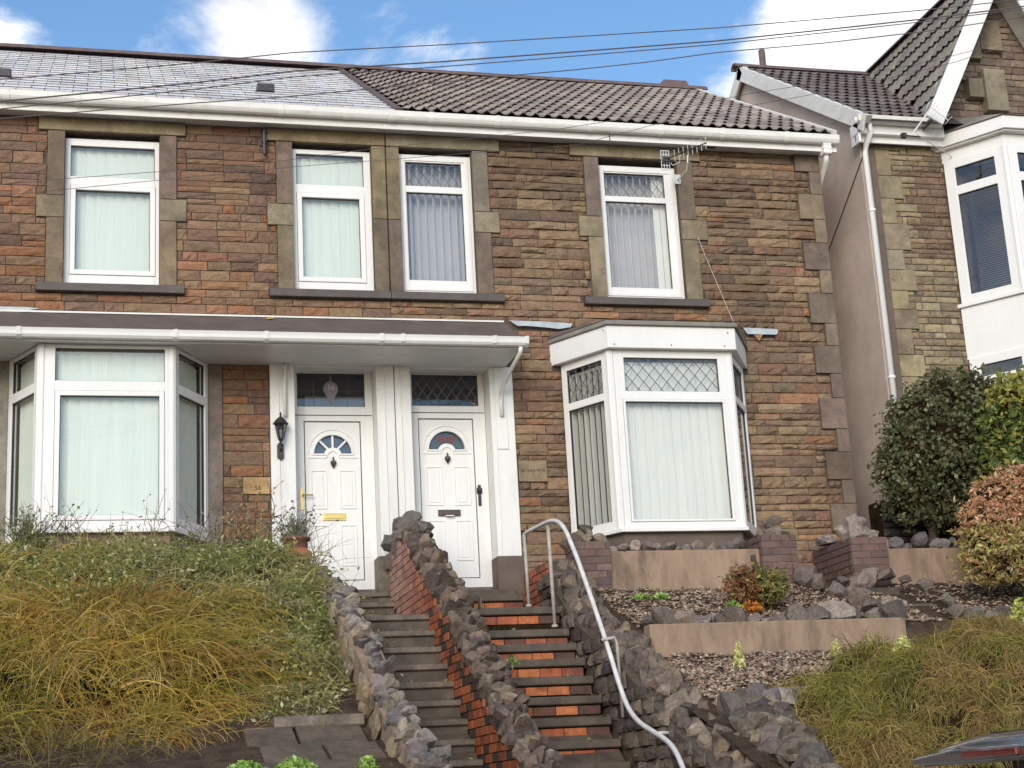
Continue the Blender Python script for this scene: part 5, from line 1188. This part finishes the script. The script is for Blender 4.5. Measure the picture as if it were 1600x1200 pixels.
rockrow('rock lining the foot of the lowest gravel bed', 'rocks at the bottom edge of the lowest gravel', [(5.10, -4.68, 2.20, 1.2), (5.27, -4.72, 2.2, 1.5), (5.44, -4.70, 2.2, 1.4), (5.62, -4.62, 2.24, 1.2), (5.80, -4.52, 2.28, 1.1), (5.96, -4.46, 2.30, 1.0)], .19, 9, [(.22, .18, .165), (.27, .22, .19), (.17, .14, .13)], count=True)
for k in range(130):
    y = r9.uniform(-6.55, -4.68); x = r9.uniform(4.95, 5.50 - (-4.7 - y) * .24); t = (-4.68 - y)
    z = zR(x, y) + .02 + r9.uniform(0, .07); q = r9.uniform(.12, .27)
    rock(RB, (x, y, z), (q * r9.uniform(.9, 1.4), q, q * r9.uniform(.7, 1.1)), None, vary(r9.choice([(.12, .095, .08), (.09, .072, .062), (.17, .13, .105), (.26, .20, .14), (.14, .105, .08)]), .2, r9), r9)
# gravel chippings
gr = random.Random(9); b = B(); b.nonorm = True
def chips(x0, x1, y0, y1, zf, n):
    for _ in range(n):
        x = gr.uniform(x0, x1); y = gr.uniform(y0, y1); z = zf(x, y) + noise.noise(Vector((x * 2.3, y * 2.3, 3))) * .05 + noise.noise(Vector((x * 7, y * 7, 3))) * .02 + .008
        s = gr.uniform(.010, .030); a = gr.uniform(0, 6.28); b.col = vary(gr.choice([(.27, .185, .125), (.20, .14, .10), (.34, .25, .18), (.14, .095, .07), (.24, .15, .10), (.42, .34, .26), (.09, .065, .05)]), .2, gr)
        vs = [(x + s * math.cos(a + k * 2.094 + gr.uniform(-.4, .4)), y + s * math.sin(a + k * 2.094), z + gr.uniform(-.004, .008)) for k in range(3)] + [(x, y, z + s * gr.uniform(.5, 1.0)), ]
        b.add(vs, [(0, 1, 3), (1, 2, 3), (2, 0, 3)])
chips(5.05, 8.2, -2.8, -1.25, zR, 7000); chips(8.4, 11, -2.8, -1.25, zR, 2500); chips(5.02, 8.6, -5.0, -3.0, zR, 14000)
tag(b.build('gravel', M['chip']), 'brown and grey stone chippings covering the garden terraces', 'gravel', kind='stuff')
# dark side wall under evergreen
SW = root('dry_stone_wall', 'dark stone wall below the evergreen shrub', 'wall', (9.4, -.6, 3.6))
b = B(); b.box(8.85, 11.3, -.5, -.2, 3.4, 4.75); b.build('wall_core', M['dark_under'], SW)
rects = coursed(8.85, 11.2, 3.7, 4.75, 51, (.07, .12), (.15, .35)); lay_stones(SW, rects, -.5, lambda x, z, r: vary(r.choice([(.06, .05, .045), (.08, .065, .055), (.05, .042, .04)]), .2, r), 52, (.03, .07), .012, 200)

# ================================================================ PLANTS
def ribbon(b, pts, w, side=None):
    """thin tapering strip through pts"""
    k = len(b.v); m = len(pts)
    for i, p in enumerate(pts):
        t = pts[min(i + 1, m - 1)] - pts[max(0, i - 1)]
        s = t.cross(side or Vector((.3, 1, .2))); 
        if s.length < 1e-6: s = Vector((1, 0, 0))
        s.normalize(); ww = w * (1 - .75 * i / (m - 1)) / 2
        b.v.append(tuple(p - s * ww)); b.v.append(tuple(p + s * ww))
    for i in range(m - 1): b.f.append((k + 2 * i, k + 2 * i + 1, k + 2 * i + 3, k + 2 * i + 2)); b.c.append(b.col); b.mi.append(0)
def leafq(b, p, s, r, up=0, asp=1.7):
    n = Vector((r.gauss(0, 1), r.gauss(0, 1), r.gauss(0, 1) + up)).normalized(); a = n.orthogonal().normalized(); a.rotate(Matrix.Rotation(r.uniform(0, 6.28), 3, n)); c = n.cross(a)
    k = len(b.v); b.v += [tuple(p - a * s * asp / 2), tuple(p + c * s / 2 + n * s * .12), tuple(p + a * s * asp / 2), tuple(p - c * s / 2 + n * s * .12)]
    b.f += [(k, k + 1, k + 2, k + 3)]; b.c.append(b.col); b.mi.append(0)
def core(name, parent, hf, x0, x1, y0, y1, nx, ny, drop, m='dark_under', lump=.15):
    b = B(); b.nonorm = True; vs = []
    for j in range(ny + 1):
        for i in range(nx + 1):
            x = x0 + (x1 - x0) * i / nx; y = y0 + (y1 - y0) * j / ny; z = hf(x, y) - drop
            z += noise.noise(Vector((x * 2.2, y * 2.2, 4))) * lump
            vs.append((x, y, z))
    b.add(vs, [(j * (nx + 1) + i, j * (nx + 1) + i + 1, (j + 1) * (nx + 1) + i + 1, (j + 1) * (nx + 1) + i) for j in range(ny) for i in range(nx)])
    return b.build(name, M[m], parent, smooth=True)  # dark inner mound, shade between the stems put into its colour
def hn(hf, x, y, e=.12):
    return Vector((-(hf(x + e, y) - hf(x - e, y)) / (2 * e), -(hf(x, y + e) - hf(x, y - e)) / (2 * e), 1)).normalized()
def broom(name, label, cat, loc, hf, x0, x1, y0, y1, nclump, nst, L, pal, seed, drop=.2, w=.010, droop=1.0, spread=.8, inside=None, leafy=0, leafpal=None, bias=None, biasf=None, corelump=.15, up=.35, clumpr=.10, nw=1.0):
    r = random.Random(seed); rt = root(name, label, cat, loc)
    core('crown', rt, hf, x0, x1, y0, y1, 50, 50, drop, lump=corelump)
    b = B(); b.nonorm = True; lf = B(); lf.nonorm = True; ct = 0
    while ct < nclump:
        x = r.uniform(x0, x1); y = r.uniform(y0, y1)
        if inside and not inside(x, y): continue
        ct += 1; n = hn(hf, x, y); z = hf(x, y) - drop * .9 + noise.noise(Vector((x * 2.2, y * 2.2, 4))) * corelump; c0 = Vector((x, y, z)); 
        pc = Vector(pal(x, y, r)); main = (n * r.uniform(.5, 1.0) * nw + Vector((r.gauss(0, spread), r.gauss(0, spread) - .15, up)) + (bias or Vector((0, 0, 0))) + (biasf(x, y) if biasf else Vector((0, 0, 0)))).normalized()
        for _ in range(nst):
            d = (main + Vector((r.gauss(0, .33), r.gauss(0, .33), r.gauss(0, .25)))).normalized(); l = L * r.uniform(.45, 1.25); g = droop * r.uniform(.5, 1.4)
            p = c0 + Vector((r.gauss(0, clumpr), r.gauss(0, clumpr), r.gauss(0, clumpr * .6))); pts = [p]; v = d.copy(); wob = Vector((r.gauss(0, .12), r.gauss(0, .12), r.gauss(0, .12)))
            for i in range(5): p = p + v * (l / 5); v = (v + Vector((0, 0, -.20 * g)) + wob).normalized(); pts.append(p)
            b.col = vary(tuple(pc * r.uniform(.55, 1.35)), .15, r); ribbon(b, pts, w * r.uniform(.6, 1.4))
            if leafy:
                for _k in range(leafy):
                    q = r.choice(pts[1:]) + Vector((r.gauss(0, .02), r.gauss(0, .02), r.gauss(0, .02))); lf.col = vary(r.choice(leafpal), .25, r); leafq(lf, q, r.uniform(.012, .028), r, 0, 2.2)
    b.build('stems', M['stem'], rt)
    if lf.v: lf.build('leaves', M['leaf'], rt)
    return rt
# big arching broom, bottom left
def hA(x, y):
    z = lerp([(-6.6, 1.5), (-5.9, 1.75), (-5.4, 1.95), (-4.9, 2.3), (-4.3, 2.85), (-3.6, 3.30), (-3.0, 3.5), (-2.4, 3.4)], y)
    xr = .9 + .5 * (y + 5) if y < -4 else 1.4
    e = max(0, x - (xr - .5)); z -= e * e * 1.6
    return z
def palA(x, y, r):
    k = noise.noise(Vector((x * 1.1, y * 1.1, 8)))
    if y < -5.0: return r.choice([(.17, .13, .055), (.20, .155, .055), (.10, .08, .04), (.13, .10, .05)])
    return r.choice([(.36, .24, .035), (.28, .21, .03), (.40, .27, .06), (.24, .20, .035), (.34, .16, .04), (.48, .34, .12)] if k > -.1 else [(.22, .19, .025), (.17, .155, .03), (.30, .22, .05), (.28, .15, .04)])
broom('broom_shrub', 'large golden-brown arching broom shrub filling the bottom left corner', 'shrub', (-.5, -4, 2.0), hA, -2.4, 1.75, -6.4, -2.5, 900, 34, .50, palA, 61, .15, .0085, 1.7, .75, nw=.55, corelump=.28, biasf=lambda x, y: Vector(((x + .4) * .75, -.55, 0)), up=.0,  inside=lambda x, y: not (x > .75 + .45 * (y + 5.2) and y < -4.4))
# green twiggy hedge behind and to the right
def hB(x, y):
    z = lerp([(-4.9, 2.15), (-4.4, 2.55), (-3.6, 3.10), (-3.0, 3.48), (-2.2, 3.98), (-1.7, 4.14), (-1.3, 4.10)], y)
    if x > 1.4: z -= (x - 1.4) ** 2 * .9
    if x < .9 and y < -3.1: z -= .3
    return z + .04 * math.sin(x * 3)
def palB(x, y, r):
    k = noise.noise(Vector((x * 1.3, y * 1.3, 2)))
    if x < .2: return r.choice([(.34, .27, .07), (.28, .24, .06), (.38, .29, .10), (.24, .22, .06)])
    return r.choice([(.24, .215, .07), (.30, .26, .10), (.18, .165, .055), (.34, .29, .15)] if k > 0 else [(.18, .205, .045), (.22, .245, .06), (.28, .26, .11), (.12, .135, .04)])
broom('hedge_shrub', 'olive green twiggy shrub below the left bay, spilling beside the concrete steps', 'shrub', (1, -2.5, 2.6), hB, -2.4, 2.28, -4.8, -1.35, 1050, 24, .30, palB, 62, .12, .0070, 1.8, 1.2, nw=.6, corelump=.2, leafy=2,
      leafpal=[(.27, .28, .09), (.33, .32, .13), (.19, .225, .06), (.50, .48, .28), (.22, .25, .07)], inside=lambda x, y: not (y < -3.3 and x < .2) and not (y < -4.0 and x < 1.0) and x < 2.25 - max(0, -y - 3.6) * .25, up=.1)
# long loose twigs with a few leaves standing above it, in front of the bay
def twigs(name, label, cat, base, n, L, seed, parent=None, spread=.5, col=(.12, .085, .055), leafc=((.30, .30, .13), (.22, .20, .09)), w=.007, leaves=5, xs=.3, droop=.35):
    r = random.Random(seed); b = B(); b.nonorm = True; lf = B(); lf.nonorm = True
    for _ in range(n):
        p = Vector(base) + Vector((r.uniform(-xs, xs), r.uniform(-.15, .15), 0)); v = Vector((r.gauss(0, spread), r.gauss(0, spread * .5), 1)).normalized(); l = L * r.uniform(.4, 1.2); pts = [p]
        for i in range(6): p = p + v * l / 6; v = (v + Vector((r.gauss(0, .22), r.gauss(0, .1), r.gauss(0, .12) - droop * .2))).normalized(); pts.append(p)
        b.col = vary(col, .3, r); ribbon(b, pts, w * r.uniform(.6, 1.2), Vector((0, 1, 0)))
        if r.random() < .6:
            q = pts[3]; v2 = (v + Vector((r.gauss(0, .6), 0, .3))).normalized(); ribbon(b, [q, q + v2 * l * .18, q + v2 * l * .33 + Vector((0, 0, -.01))], w * .6, Vector((0, 1, 0)))
        for _k in range(leaves):
            lf.col = vary(r.choice(leafc), .25, r); leafq(lf, r.choice(pts[2:]) + Vector((r.gauss(0, .012),) * 3), r.uniform(.012, .026), r, 0, 2)
    if parent is None:
        parent = root(name, label, cat, base)
    b.build('stems', M['stem'], parent)
    if lf.v: lf.build('leaves', M['leaf'], parent)
    return parent
twigs('bramble', 'thin wiry stems with small leaves rising in front of the left bay window', 'bramble', (.35, -1.6, 4.10), 130, .58, 71, xs=1.15, spread=.8, leaves=3, w=.009, col=(.10, .07, .045))
twigs('bramble', 'upright leafy sprig beside the plain number 56 stone', 'bramble', (1.45, -1.5, 4.15), 26, .66, 72, xs=.22, spread=.35, leaves=8, w=.009, leafc=((.38, .34, .15), (.30, .26, .12)))
twigs('grass_tuft', 'spiky dark green tuft in front of the left bay window, furthest left', 'plant', (-.62, -1.6, 4.15), 130, .38, 73, xs=.12, spread=.38, col=(.10, .11, .045), leafc=((.14, .16, .07), (.2, .2, .1)), leaves=2, w=.009)
twigs('bramble', 'bare arching twigs leaning across the lower part of white door 56', 'bramble', (2.12, -1.2, 4.0), 26, .60, 74, xs=.12, spread=.8, leaves=1, w=.006, col=(.20, .15, .11), leafc=((.5, .46, .34), (.4, .34, .22)))
# chimney-pot planter
b = B(); px, py_, pz = 1.915, -1.5, 3.85
pot = root('flower_pot', 'terracotta urn-shaped pot standing beside front door 56', 'pot', (px, py_, pz))
b.lathe([(0, 0), (.105, 0), (.12, .05), (.125, .11), (.155, .16), (.165, .20), (.16, .235), (.125, .26), (.118, .27)], (px, py_, pz), 22); b.build('pot_body', M['terracotta'], pot, smooth=True)
b = B(); b.lathe([(.118, .27), (.12, .345), (.15, .352), (.155, .375), (.145, .38), (.12, .375), (.11, .345), (0, .34)], (px, py_, pz), 22); b.build('rim', mat('stained_terracotta', (.20, .085, .05), .7, (14, .5, 1.3), .3, 60, dirt=((.06, .05, .03), 9, .5, .7, .7)), pot, smooth=True)
twigs('lavender', 'straggly lavender with dry flower stalks growing in the terracotta pot', 'lavender', (px, py_, pz + .34), 120, .36, 75, xs=.09, spread=.42, col=(.16, .16, .10), leafc=((.17, .18, .11), (.13, .14, .09), (.13, .10, .13)), leaves=3, w=.006, droop=.1)
# lower right broom
def hC(x, y):
    t = lerp([(5.0, 2.0), (5.4, 2.32), (6.1, 2.58), (7.0, 2.83), (7.9, 2.92), (9, 2.95)], x)
    f = lerp([(-6.6, -.9), (-6.0, -.55), (-5.4, -.32), (-4.8, -.15), (-4.3, -.05), (-3.9, 0), (-3.4, -.25)], y)
    return t + f
def palC(x, y, r):
    k = noise.noise(Vector((x * 1.2, y * 1.2, 5)))
    return r.choice([(.25, .175, .05), (.20, .155, .04), (.31, .22, .08), (.26, .155, .06)] if k > 0.05 or y < -5.4 and r.random() < .6 else [(.19, .175, .032), (.25, .22, .045), (.14, .13, .03), (.25, .19, .055)])
broom('broom_shrub', 'low spreading olive broom shrub covering the bank at bottom right', 'shrub', (7, -5, 1.8), hC, 5.0, 9.6, -6.5, -3.5, 1300, 30, .26, palC, 63, .11, .0080, 2.6, .8, clumpr=.05, nw=.5, corelump=.22, bias=Vector((-.3, -.3, .1)), inside=lambda x, y: x > 5.38 + (y + 4.7) * .30 and not (x < 5.65 and y > -4.8) and not (x < 6.6 and y > -4.1 - .0), up=.1)
# leafy shrubs
def leafball(name, label, cat, loc, blobs, n, size, pal, seed, upl=0, asp=1.6, stems=0):
    r = random.Random(seed); rt = root(name, label, cat, loc); b = B(); b.nonorm = True; ck = B()
    tot = sum(q[3] * q[5] for q in blobs)
    for (x, y, z, a, c, h) in blobs:
        bm = bmesh.new(); bmesh.ops.create_icosphere(bm, subdivisions=3, radius=1)
        for v in bm.verts:
            k = .74 + .22 * noise.noise(v.co * 2.1 + Vector((seed, 0, 0))); v.co = Vector((v.co.x * a * k + x, v.co.y * c * k + y, v.co.z * h * k + z))
        bm.verts.index_update(); ck.add([v.co for v in bm.verts], [tuple(v.index for v in f.verts) for f in bm.faces]); bm.free()
        for _ in range(int(n * a * h / tot)):
            d = Vector((r.gauss(0, 1), r.gauss(0, 1) - .35, r.gauss(0, 1))).normalized(); k = .90 + .34 * noise.noise(d * 2.1 + Vector((seed, 0, 0))) + .50 * noise.noise(d * 4.5 + Vector((seed, x, z))) + r.gauss(0, .10)
            p = Vector((x + d.x * a * k, y + d.y * c * k, z + d.z * h * k)); cc = Vector(r.choice(pal(p, r) if callable(pal) else pal))
            b.col = vary(tuple(cc), .25, r); leafq(b, p, size * r.uniform(.6, 1.3), r, upl, asp)
    ck.build('foliage_core', M['dark_under'], rt, smooth=True); b.build('foliage', M['leaf'], rt)  # solid core, its darkness painted in as shade behind the leaves
    tk = B(); x, y, z = loc; tk.tube([(x, y, z - .5), (x + .03, y, z), (x - .02, y, z + .5)], [.06, .05, .03], 8); tk.build('trunk', M['bark'], rt)
    return rt
leafball('evergreen_shrub', 'large dark evergreen shrub beside the pebbledashed gable wall', 'shrub', (9.2, -.95, 4.3),
    [(9.0, -.95, 5.10, .36, .4, .42), (9.2, -.9, 5.62, .34, .4, .32), (9.55, -.9, 5.80, .40, .45, .34), (9.95, -.9, 5.78, .42, .45, .36), (9.4, -1.15, 5.2, .45, .4, .5), (9.85, -1.1, 5.2, .5, .4, .6), (10.2, -1.0, 5.1, .5, .4, .6), (8.95, -1.0, 4.72, .28, .35, .33), (9.35, -.9, 4.65, .32, .3, .3), (9.75, -1.0, 4.62, .3, .3, .25)], 24000, .042,
    [(.085, .10, .04), (.11, .12, .05), (.06, .072, .028), (.16, .16, .08), (.09, .105, .032), (.25, .245, .15), (.12, .10, .04)], 81)  # palest leaf tints are painted highlights of glossy leaves
leafball('laurel_shrub', 'bright yellow-green leafy shrub at the right edge in front of the dark evergreen', 'shrub', (10.3, -1.5, 4.6),
    [(9.86, -1.6, 5.25, .30, .3, .34), (10.15, -1.5, 5.6, .34, .4, .34), (10.0, -1.6, 4.85, .40, .35, .34), (10.45, -1.4, 5.2, .5, .4, .55), (10.5, -1.4, 5.75, .4, .4, .3)], 9500, .055,
    lambda p, r: [(.26, .29, .06), (.33, .34, .09), (.36, .30, .07)] if p.z > 5.6 or r.random() < .22 else [(.11, .15, .045), (.15, .20, .05), (.08, .11, .035), (.20, .24, .07)], 82, 0, 1.8)
leafball('golden_shrub', 'bushy golden and copper coloured shrub at the right edge', 'shrub', (9.6, -2.1, 3.8),
    [(9.25, -2.1, 4.15, .30, .35, .30), (9.45, -2.1, 4.45, .30, .35, .26), (9.75, -2.1, 4.55, .34, .35, .28), (9.95, -2.1, 4.2, .5, .4, .5), (9.35, -2.2, 3.80, .50, .35, .28), (9.12, -2.2, 3.98, .22, .3, .2), (9.7, -2.3, 3.9, .45, .35, .35)], 24000, .024,
    lambda p, r: [(.52, .26, .13), (.56, .34, .17), (.44, .22, .12), (.62, .44, .28)] if p.z > 4.15 or r.random() < .3 else [(.42, .36, .10), (.36, .31, .10), (.28, .23, .08), (.5, .44, .17)], 83, 0, 2.8)
leafball('heather_shrub', 'small bronze and green heather shrub on the gravel below the leaded bay', 'shrub', (6.55, -2.05, 3.4),
    [(6.42, -2.05, 3.58, .20, .2, .19), (6.62, -2.05, 3.60, .25, .2, .17), (6.5, -2.15, 3.50, .26, .2, .13)], 4200, .020,
    lambda p, r: [(.30, .13, .06), (.24, .11, .05)] if p.x < 6.45 and r.random() < .75 else [(.22, .22, .06), (.14, .15, .05), (.30, .28, .09), (.24, .14, .05)], 84, 0, 3)
def clump(name, label, cat, x, y, z, w, h, n, size, pal, seed, group=None, asp=1.8):
    r = random.Random(seed); b = B(); b.nonorm = True
    for _ in range(n):
        a = r.uniform(0, 6.28); q = r.random() ** .6; p = Vector((x + w * q * math.cos(a), y + w * .7 * q * math.sin(a), z + h * (1 - q * q) * r.uniform(.3, 1)))
        b.col = vary(r.choice(pal), .2, r); leafq(b, p, size * r.uniform(.6, 1.3), r, .6, asp)
    for _ in range(8):
        a = r.uniform(0, 6.28); ribbon(b, [Vector((x, y, z - .05)), Vector((x + w * .3 * math.cos(a), y + w * .3 * math.sin(a), z + h * .4)), Vector((x + w * .6 * math.cos(a), y + w * .5 * math.sin(a), z + h * .8))], .008)
    return tag(b.build(name, M['leaf']), label, cat, group)
LIME = [(.26, .42, .07), (.34, .50, .12), (.18, .30, .05), (.42, .55, .2)]
clump('flowers', 'clump of small orange flowers at the foot of the heather shrub', 'flowers', 6.33, -2.35, 3.30, .13, .10, 220, .028, [(.75, .25, .03), (.65, .18, .03), (.8, .35, .05), (.3, .2, .05)], 1)
clump('perennial', 'bright lime green leafy clump left of the orange flowers', 'plant', 6.12, -2.4, 3.28, .11, .12, 220, .03, LIME, 2)
clump('perennial', 'flat green seedling clump on upper gravel nearest the handrail', 'plant', 5.40, -1.75, 3.52, .10, .05, 120, .028, LIME, 3)
clump('perennial', 'flat green seedling clump on upper gravel below the rendered panel', 'plant', 5.60, -1.75, 3.52, .10, .05, 120, .028, LIME, 4)
YEL = [(.70, .68, .30), (.62, .60, .2), (.45, .45, .15), (.8, .78, .45)]
clump('yellow_conifer', 'tiny pale yellow upright plant on the lower gravel bed', 'plant', 5.66, -3.55, 2.66, .055, .24, 260, .022, YEL, 5)
clump('variegated_plant', 'small pale variegated plant against the lower terrace wall, near its middle', 'plant', 6.72, -3.35, 2.74, .07, .16, 160, .02, YEL, 6)
clump('variegated_plant', 'yellow variegated tuft poking out of the olive broom at bottom right', 'plant', 6.75, -4.6, 2.62, .11, .18, 240, .028, YEL, 7)
clump('variegated_plant', 'yellow green sprig at the right edge by the far terrace wall', 'plant', 8.62, -3.5, 2.98, .12, .25, 220, .035, [(.5, .55, .12), (.6, .62, .2), (.3, .35, .08)], 8)
clump('perennial', 'bright green leafy weed on flagstones, left one of the pair at bottom left', 'plant', .98, -6.15, 1.86, .17, .09, 420, .030, LIME, 9)
clump('perennial', 'bright green leafy weed on flagstones, right one of the pair at bottom left', 'plant', 1.32, -6.15, 1.86, .17, .10, 420, .030, LIME, 10)
clump('perennial', 'small green weed at the foot of the buff rubble wall', 'plant', 1.80, -6.2, 1.86, .07, .09, 160, .028, LIME, 11)
clump('perennial', 'small weed growing from the jagged coping between the flights', 'plant', 3.42, -4.0, 2.72, .06, .07, 90, .02, [(.3, .36, .12), (.2, .26, .08)], 12)
clump('dead_leaves', 'rusty dead leaf litter on the flagstones at the bottom left under the weeds', 'leaves', 1.0, -6.2, 1.83, .8, .04, 1100, .03, [(.35, .19, .07), (.28, .16, .07), (.4, .26, .1)], 13)

# ================================================================ PARKED CAR (only its roof rises into the frame)
CZ = 0.0
CAR = root('parked_car', 'dark glossy grey hatchback, only its rear roof spoiler and brake light showing at bottom right', 'car', (5.0, -12.3, -.06))
X0, X1, Y0, Y1 = 2.98, 7.0, -13.12, -11.42
def lofted(B_, secs, closed=True):
    n = len(secs[0]); vs = [p for s_ in secs for p in s_]
    fs = [(i * n + k, i * n + (k + 1) % n, (i + 1) * n + (k + 1) % n, (i + 1) * n + k) for i in range(len(secs) - 1) for k in range(n)]
    fs += [tuple(range(n))[::-1], tuple((len(secs) - 1) * n + k for k in range(n))]
    B_.add(vs, fs)
def sec(x, zb, zt, wb, wt, cr=.03):
    c = (Y0 + Y1) / 2
    return [(x, c - wb, zb), (x, c - wb - .02, zb + (zt - zb) * .35), (x, c - wb + .02, zb + (zt - zb) * .6), (x, c - wt, zt - .05), (x, c - wt * .75, zt - .012), (x, c - wt * .35, zt + cr * .8), (x, c + wt * .35, zt + cr * .8), (x, c + wt * .75, zt - .012), (x, c + wt, zt - .05), (x, c + wb - .02, zb + (zt - zb) * .6), (x, c + wb + .02, zb + (zt - zb) * .35), (x, c + wb, zb)]
b = B(); lofted(b, [sec(3.05, .3, .95, .78, .72, 0), sec(3.12, .22, 1.05, .84, .74, 0), sec(3.8, .2, 1.0, .86, .76, 0), (sec(5.6, .2, .98, .86, .76, 0)), sec(6.6, .22, .88, .84, .72, 0), sec(7.02, .3, .7, .72, .6, 0)]); b.build('body', M['carpaint'], CAR, smooth=False, bevel=.03)
b = B(); lofted(b, [sec(3.10, .95, 1.10, .74, .70, 0), sec(3.28, .95, 1.56, .74, .60), sec(3.6, .95, 1.60, .75, .61), sec(4.8, .95, 1.58, .75, .60), sec(5.7, .95, 1.0, .74, .66, 0)]); b.build('glasshouse', M['carglass'], CAR, bevel=.01)
b = B(); lofted(b, [[(x, y, z) for (x, y, z) in ((X_, -12.27 - w_, zt - .06), (X_, -12.27 - w_ * .97, zt - .025), (X_, -12.27 - w_ * .7, zt + .0), (X_, -12.27 - w_ * .3, zt + .022), (X_, -12.27 + w_ * .3, zt + .022), (X_, -12.27 + w_ * .7, zt + .0), (X_, -12.27 + w_ * .97, zt - .025), (X_, -12.27 + w_, zt - .06))] for X_, w_, zt in ((3.0, .60, 1.645), (3.06, .62, 1.67), (3.4, .63, 1.685), (4.2, .63, 1.69), (4.9, .60, 1.62))]); b.build('roof', M['carpaint'], CAR, smooth=True, bevel=.008)
b = B(); lofted(b, [[(X_, -12.27 - w_, z), (X_, -12.27 - w_ * .5, z + .022), (X_, -12.27 + w_ * .5, z + .022), (X_, -12.27 + w_, z), (X_, -12.27 + w_, z - t_), (X_, -12.27 - w_, z - t_)] for X_, w_, z, t_ in ((2.96, .60, 1.618, .022), (3.05, .62, 1.64, .045), (3.3, .62, 1.66, .04))]); b.build('spoiler', M['carpaint'], CAR, bevel=.006)
b = B(); b.box(2.940, 2.962, -12.42, -12.06, 1.606, 1.632); b.build('brake_light', M['redlens'], CAR, bevel=.004)
CAR.location.z += .05
for x in (3.75, 6.2):
    for y in (Y0 + .1, Y1 - .1):
        b = B(); b.prism([(x + .31 * math.cos(k * math.pi / 12), .28 + .31 * math.sin(k * math.pi / 12)) for k in range(24)], 'y', y - .1, y + .1); w_ = b.build('wheel', M['rubber'], CAR, bevel=.02)
        b = B(); b.prism([(x + .19 * math.cos(k * math.pi / 12), .28 + .19 * math.sin(k * math.pi / 12)) for k in range(24)], 'y', y - .11, y + .11); b.build('rim', M['alu'], w_)
for y in (Y0 + .14, Y1 - .14): b = B(); b.box(3.02, 3.09, y - .12, y + .12, .75, 1.0); b.build('tail_light', M['redlens'], CAR, bevel=.01)

# few fallen leaves and moss on the steps
lr = random.Random(44); b = B(); b.nonorm = True
for (x0, x1, st) in ((2.3, 3.08, stl), (3.5, 4.55, str_)):
    for (y, z, yb, h) in st:
        for _ in range(lr.randint(3, 9)):
            b.col = vary(lr.choice([(.30, .19, .08), (.22, .13, .06), (.38, .30, .14), (.16, .18, .06)]), .2, lr); leafq(b, Vector((lr.choice((lr.uniform(x0, x1), lr.uniform(x0, x0 + .12), lr.uniform(x1 - .12, x1))), y + lr.uniform(-.005, .03), z + .008)), lr.uniform(.012, .03), lr, 1.5)
tag(b.build('leaf_litter', M['leaf']), 'scattered dead leaves and moss scraps on both flights of steps', 'leaves', kind='stuff')
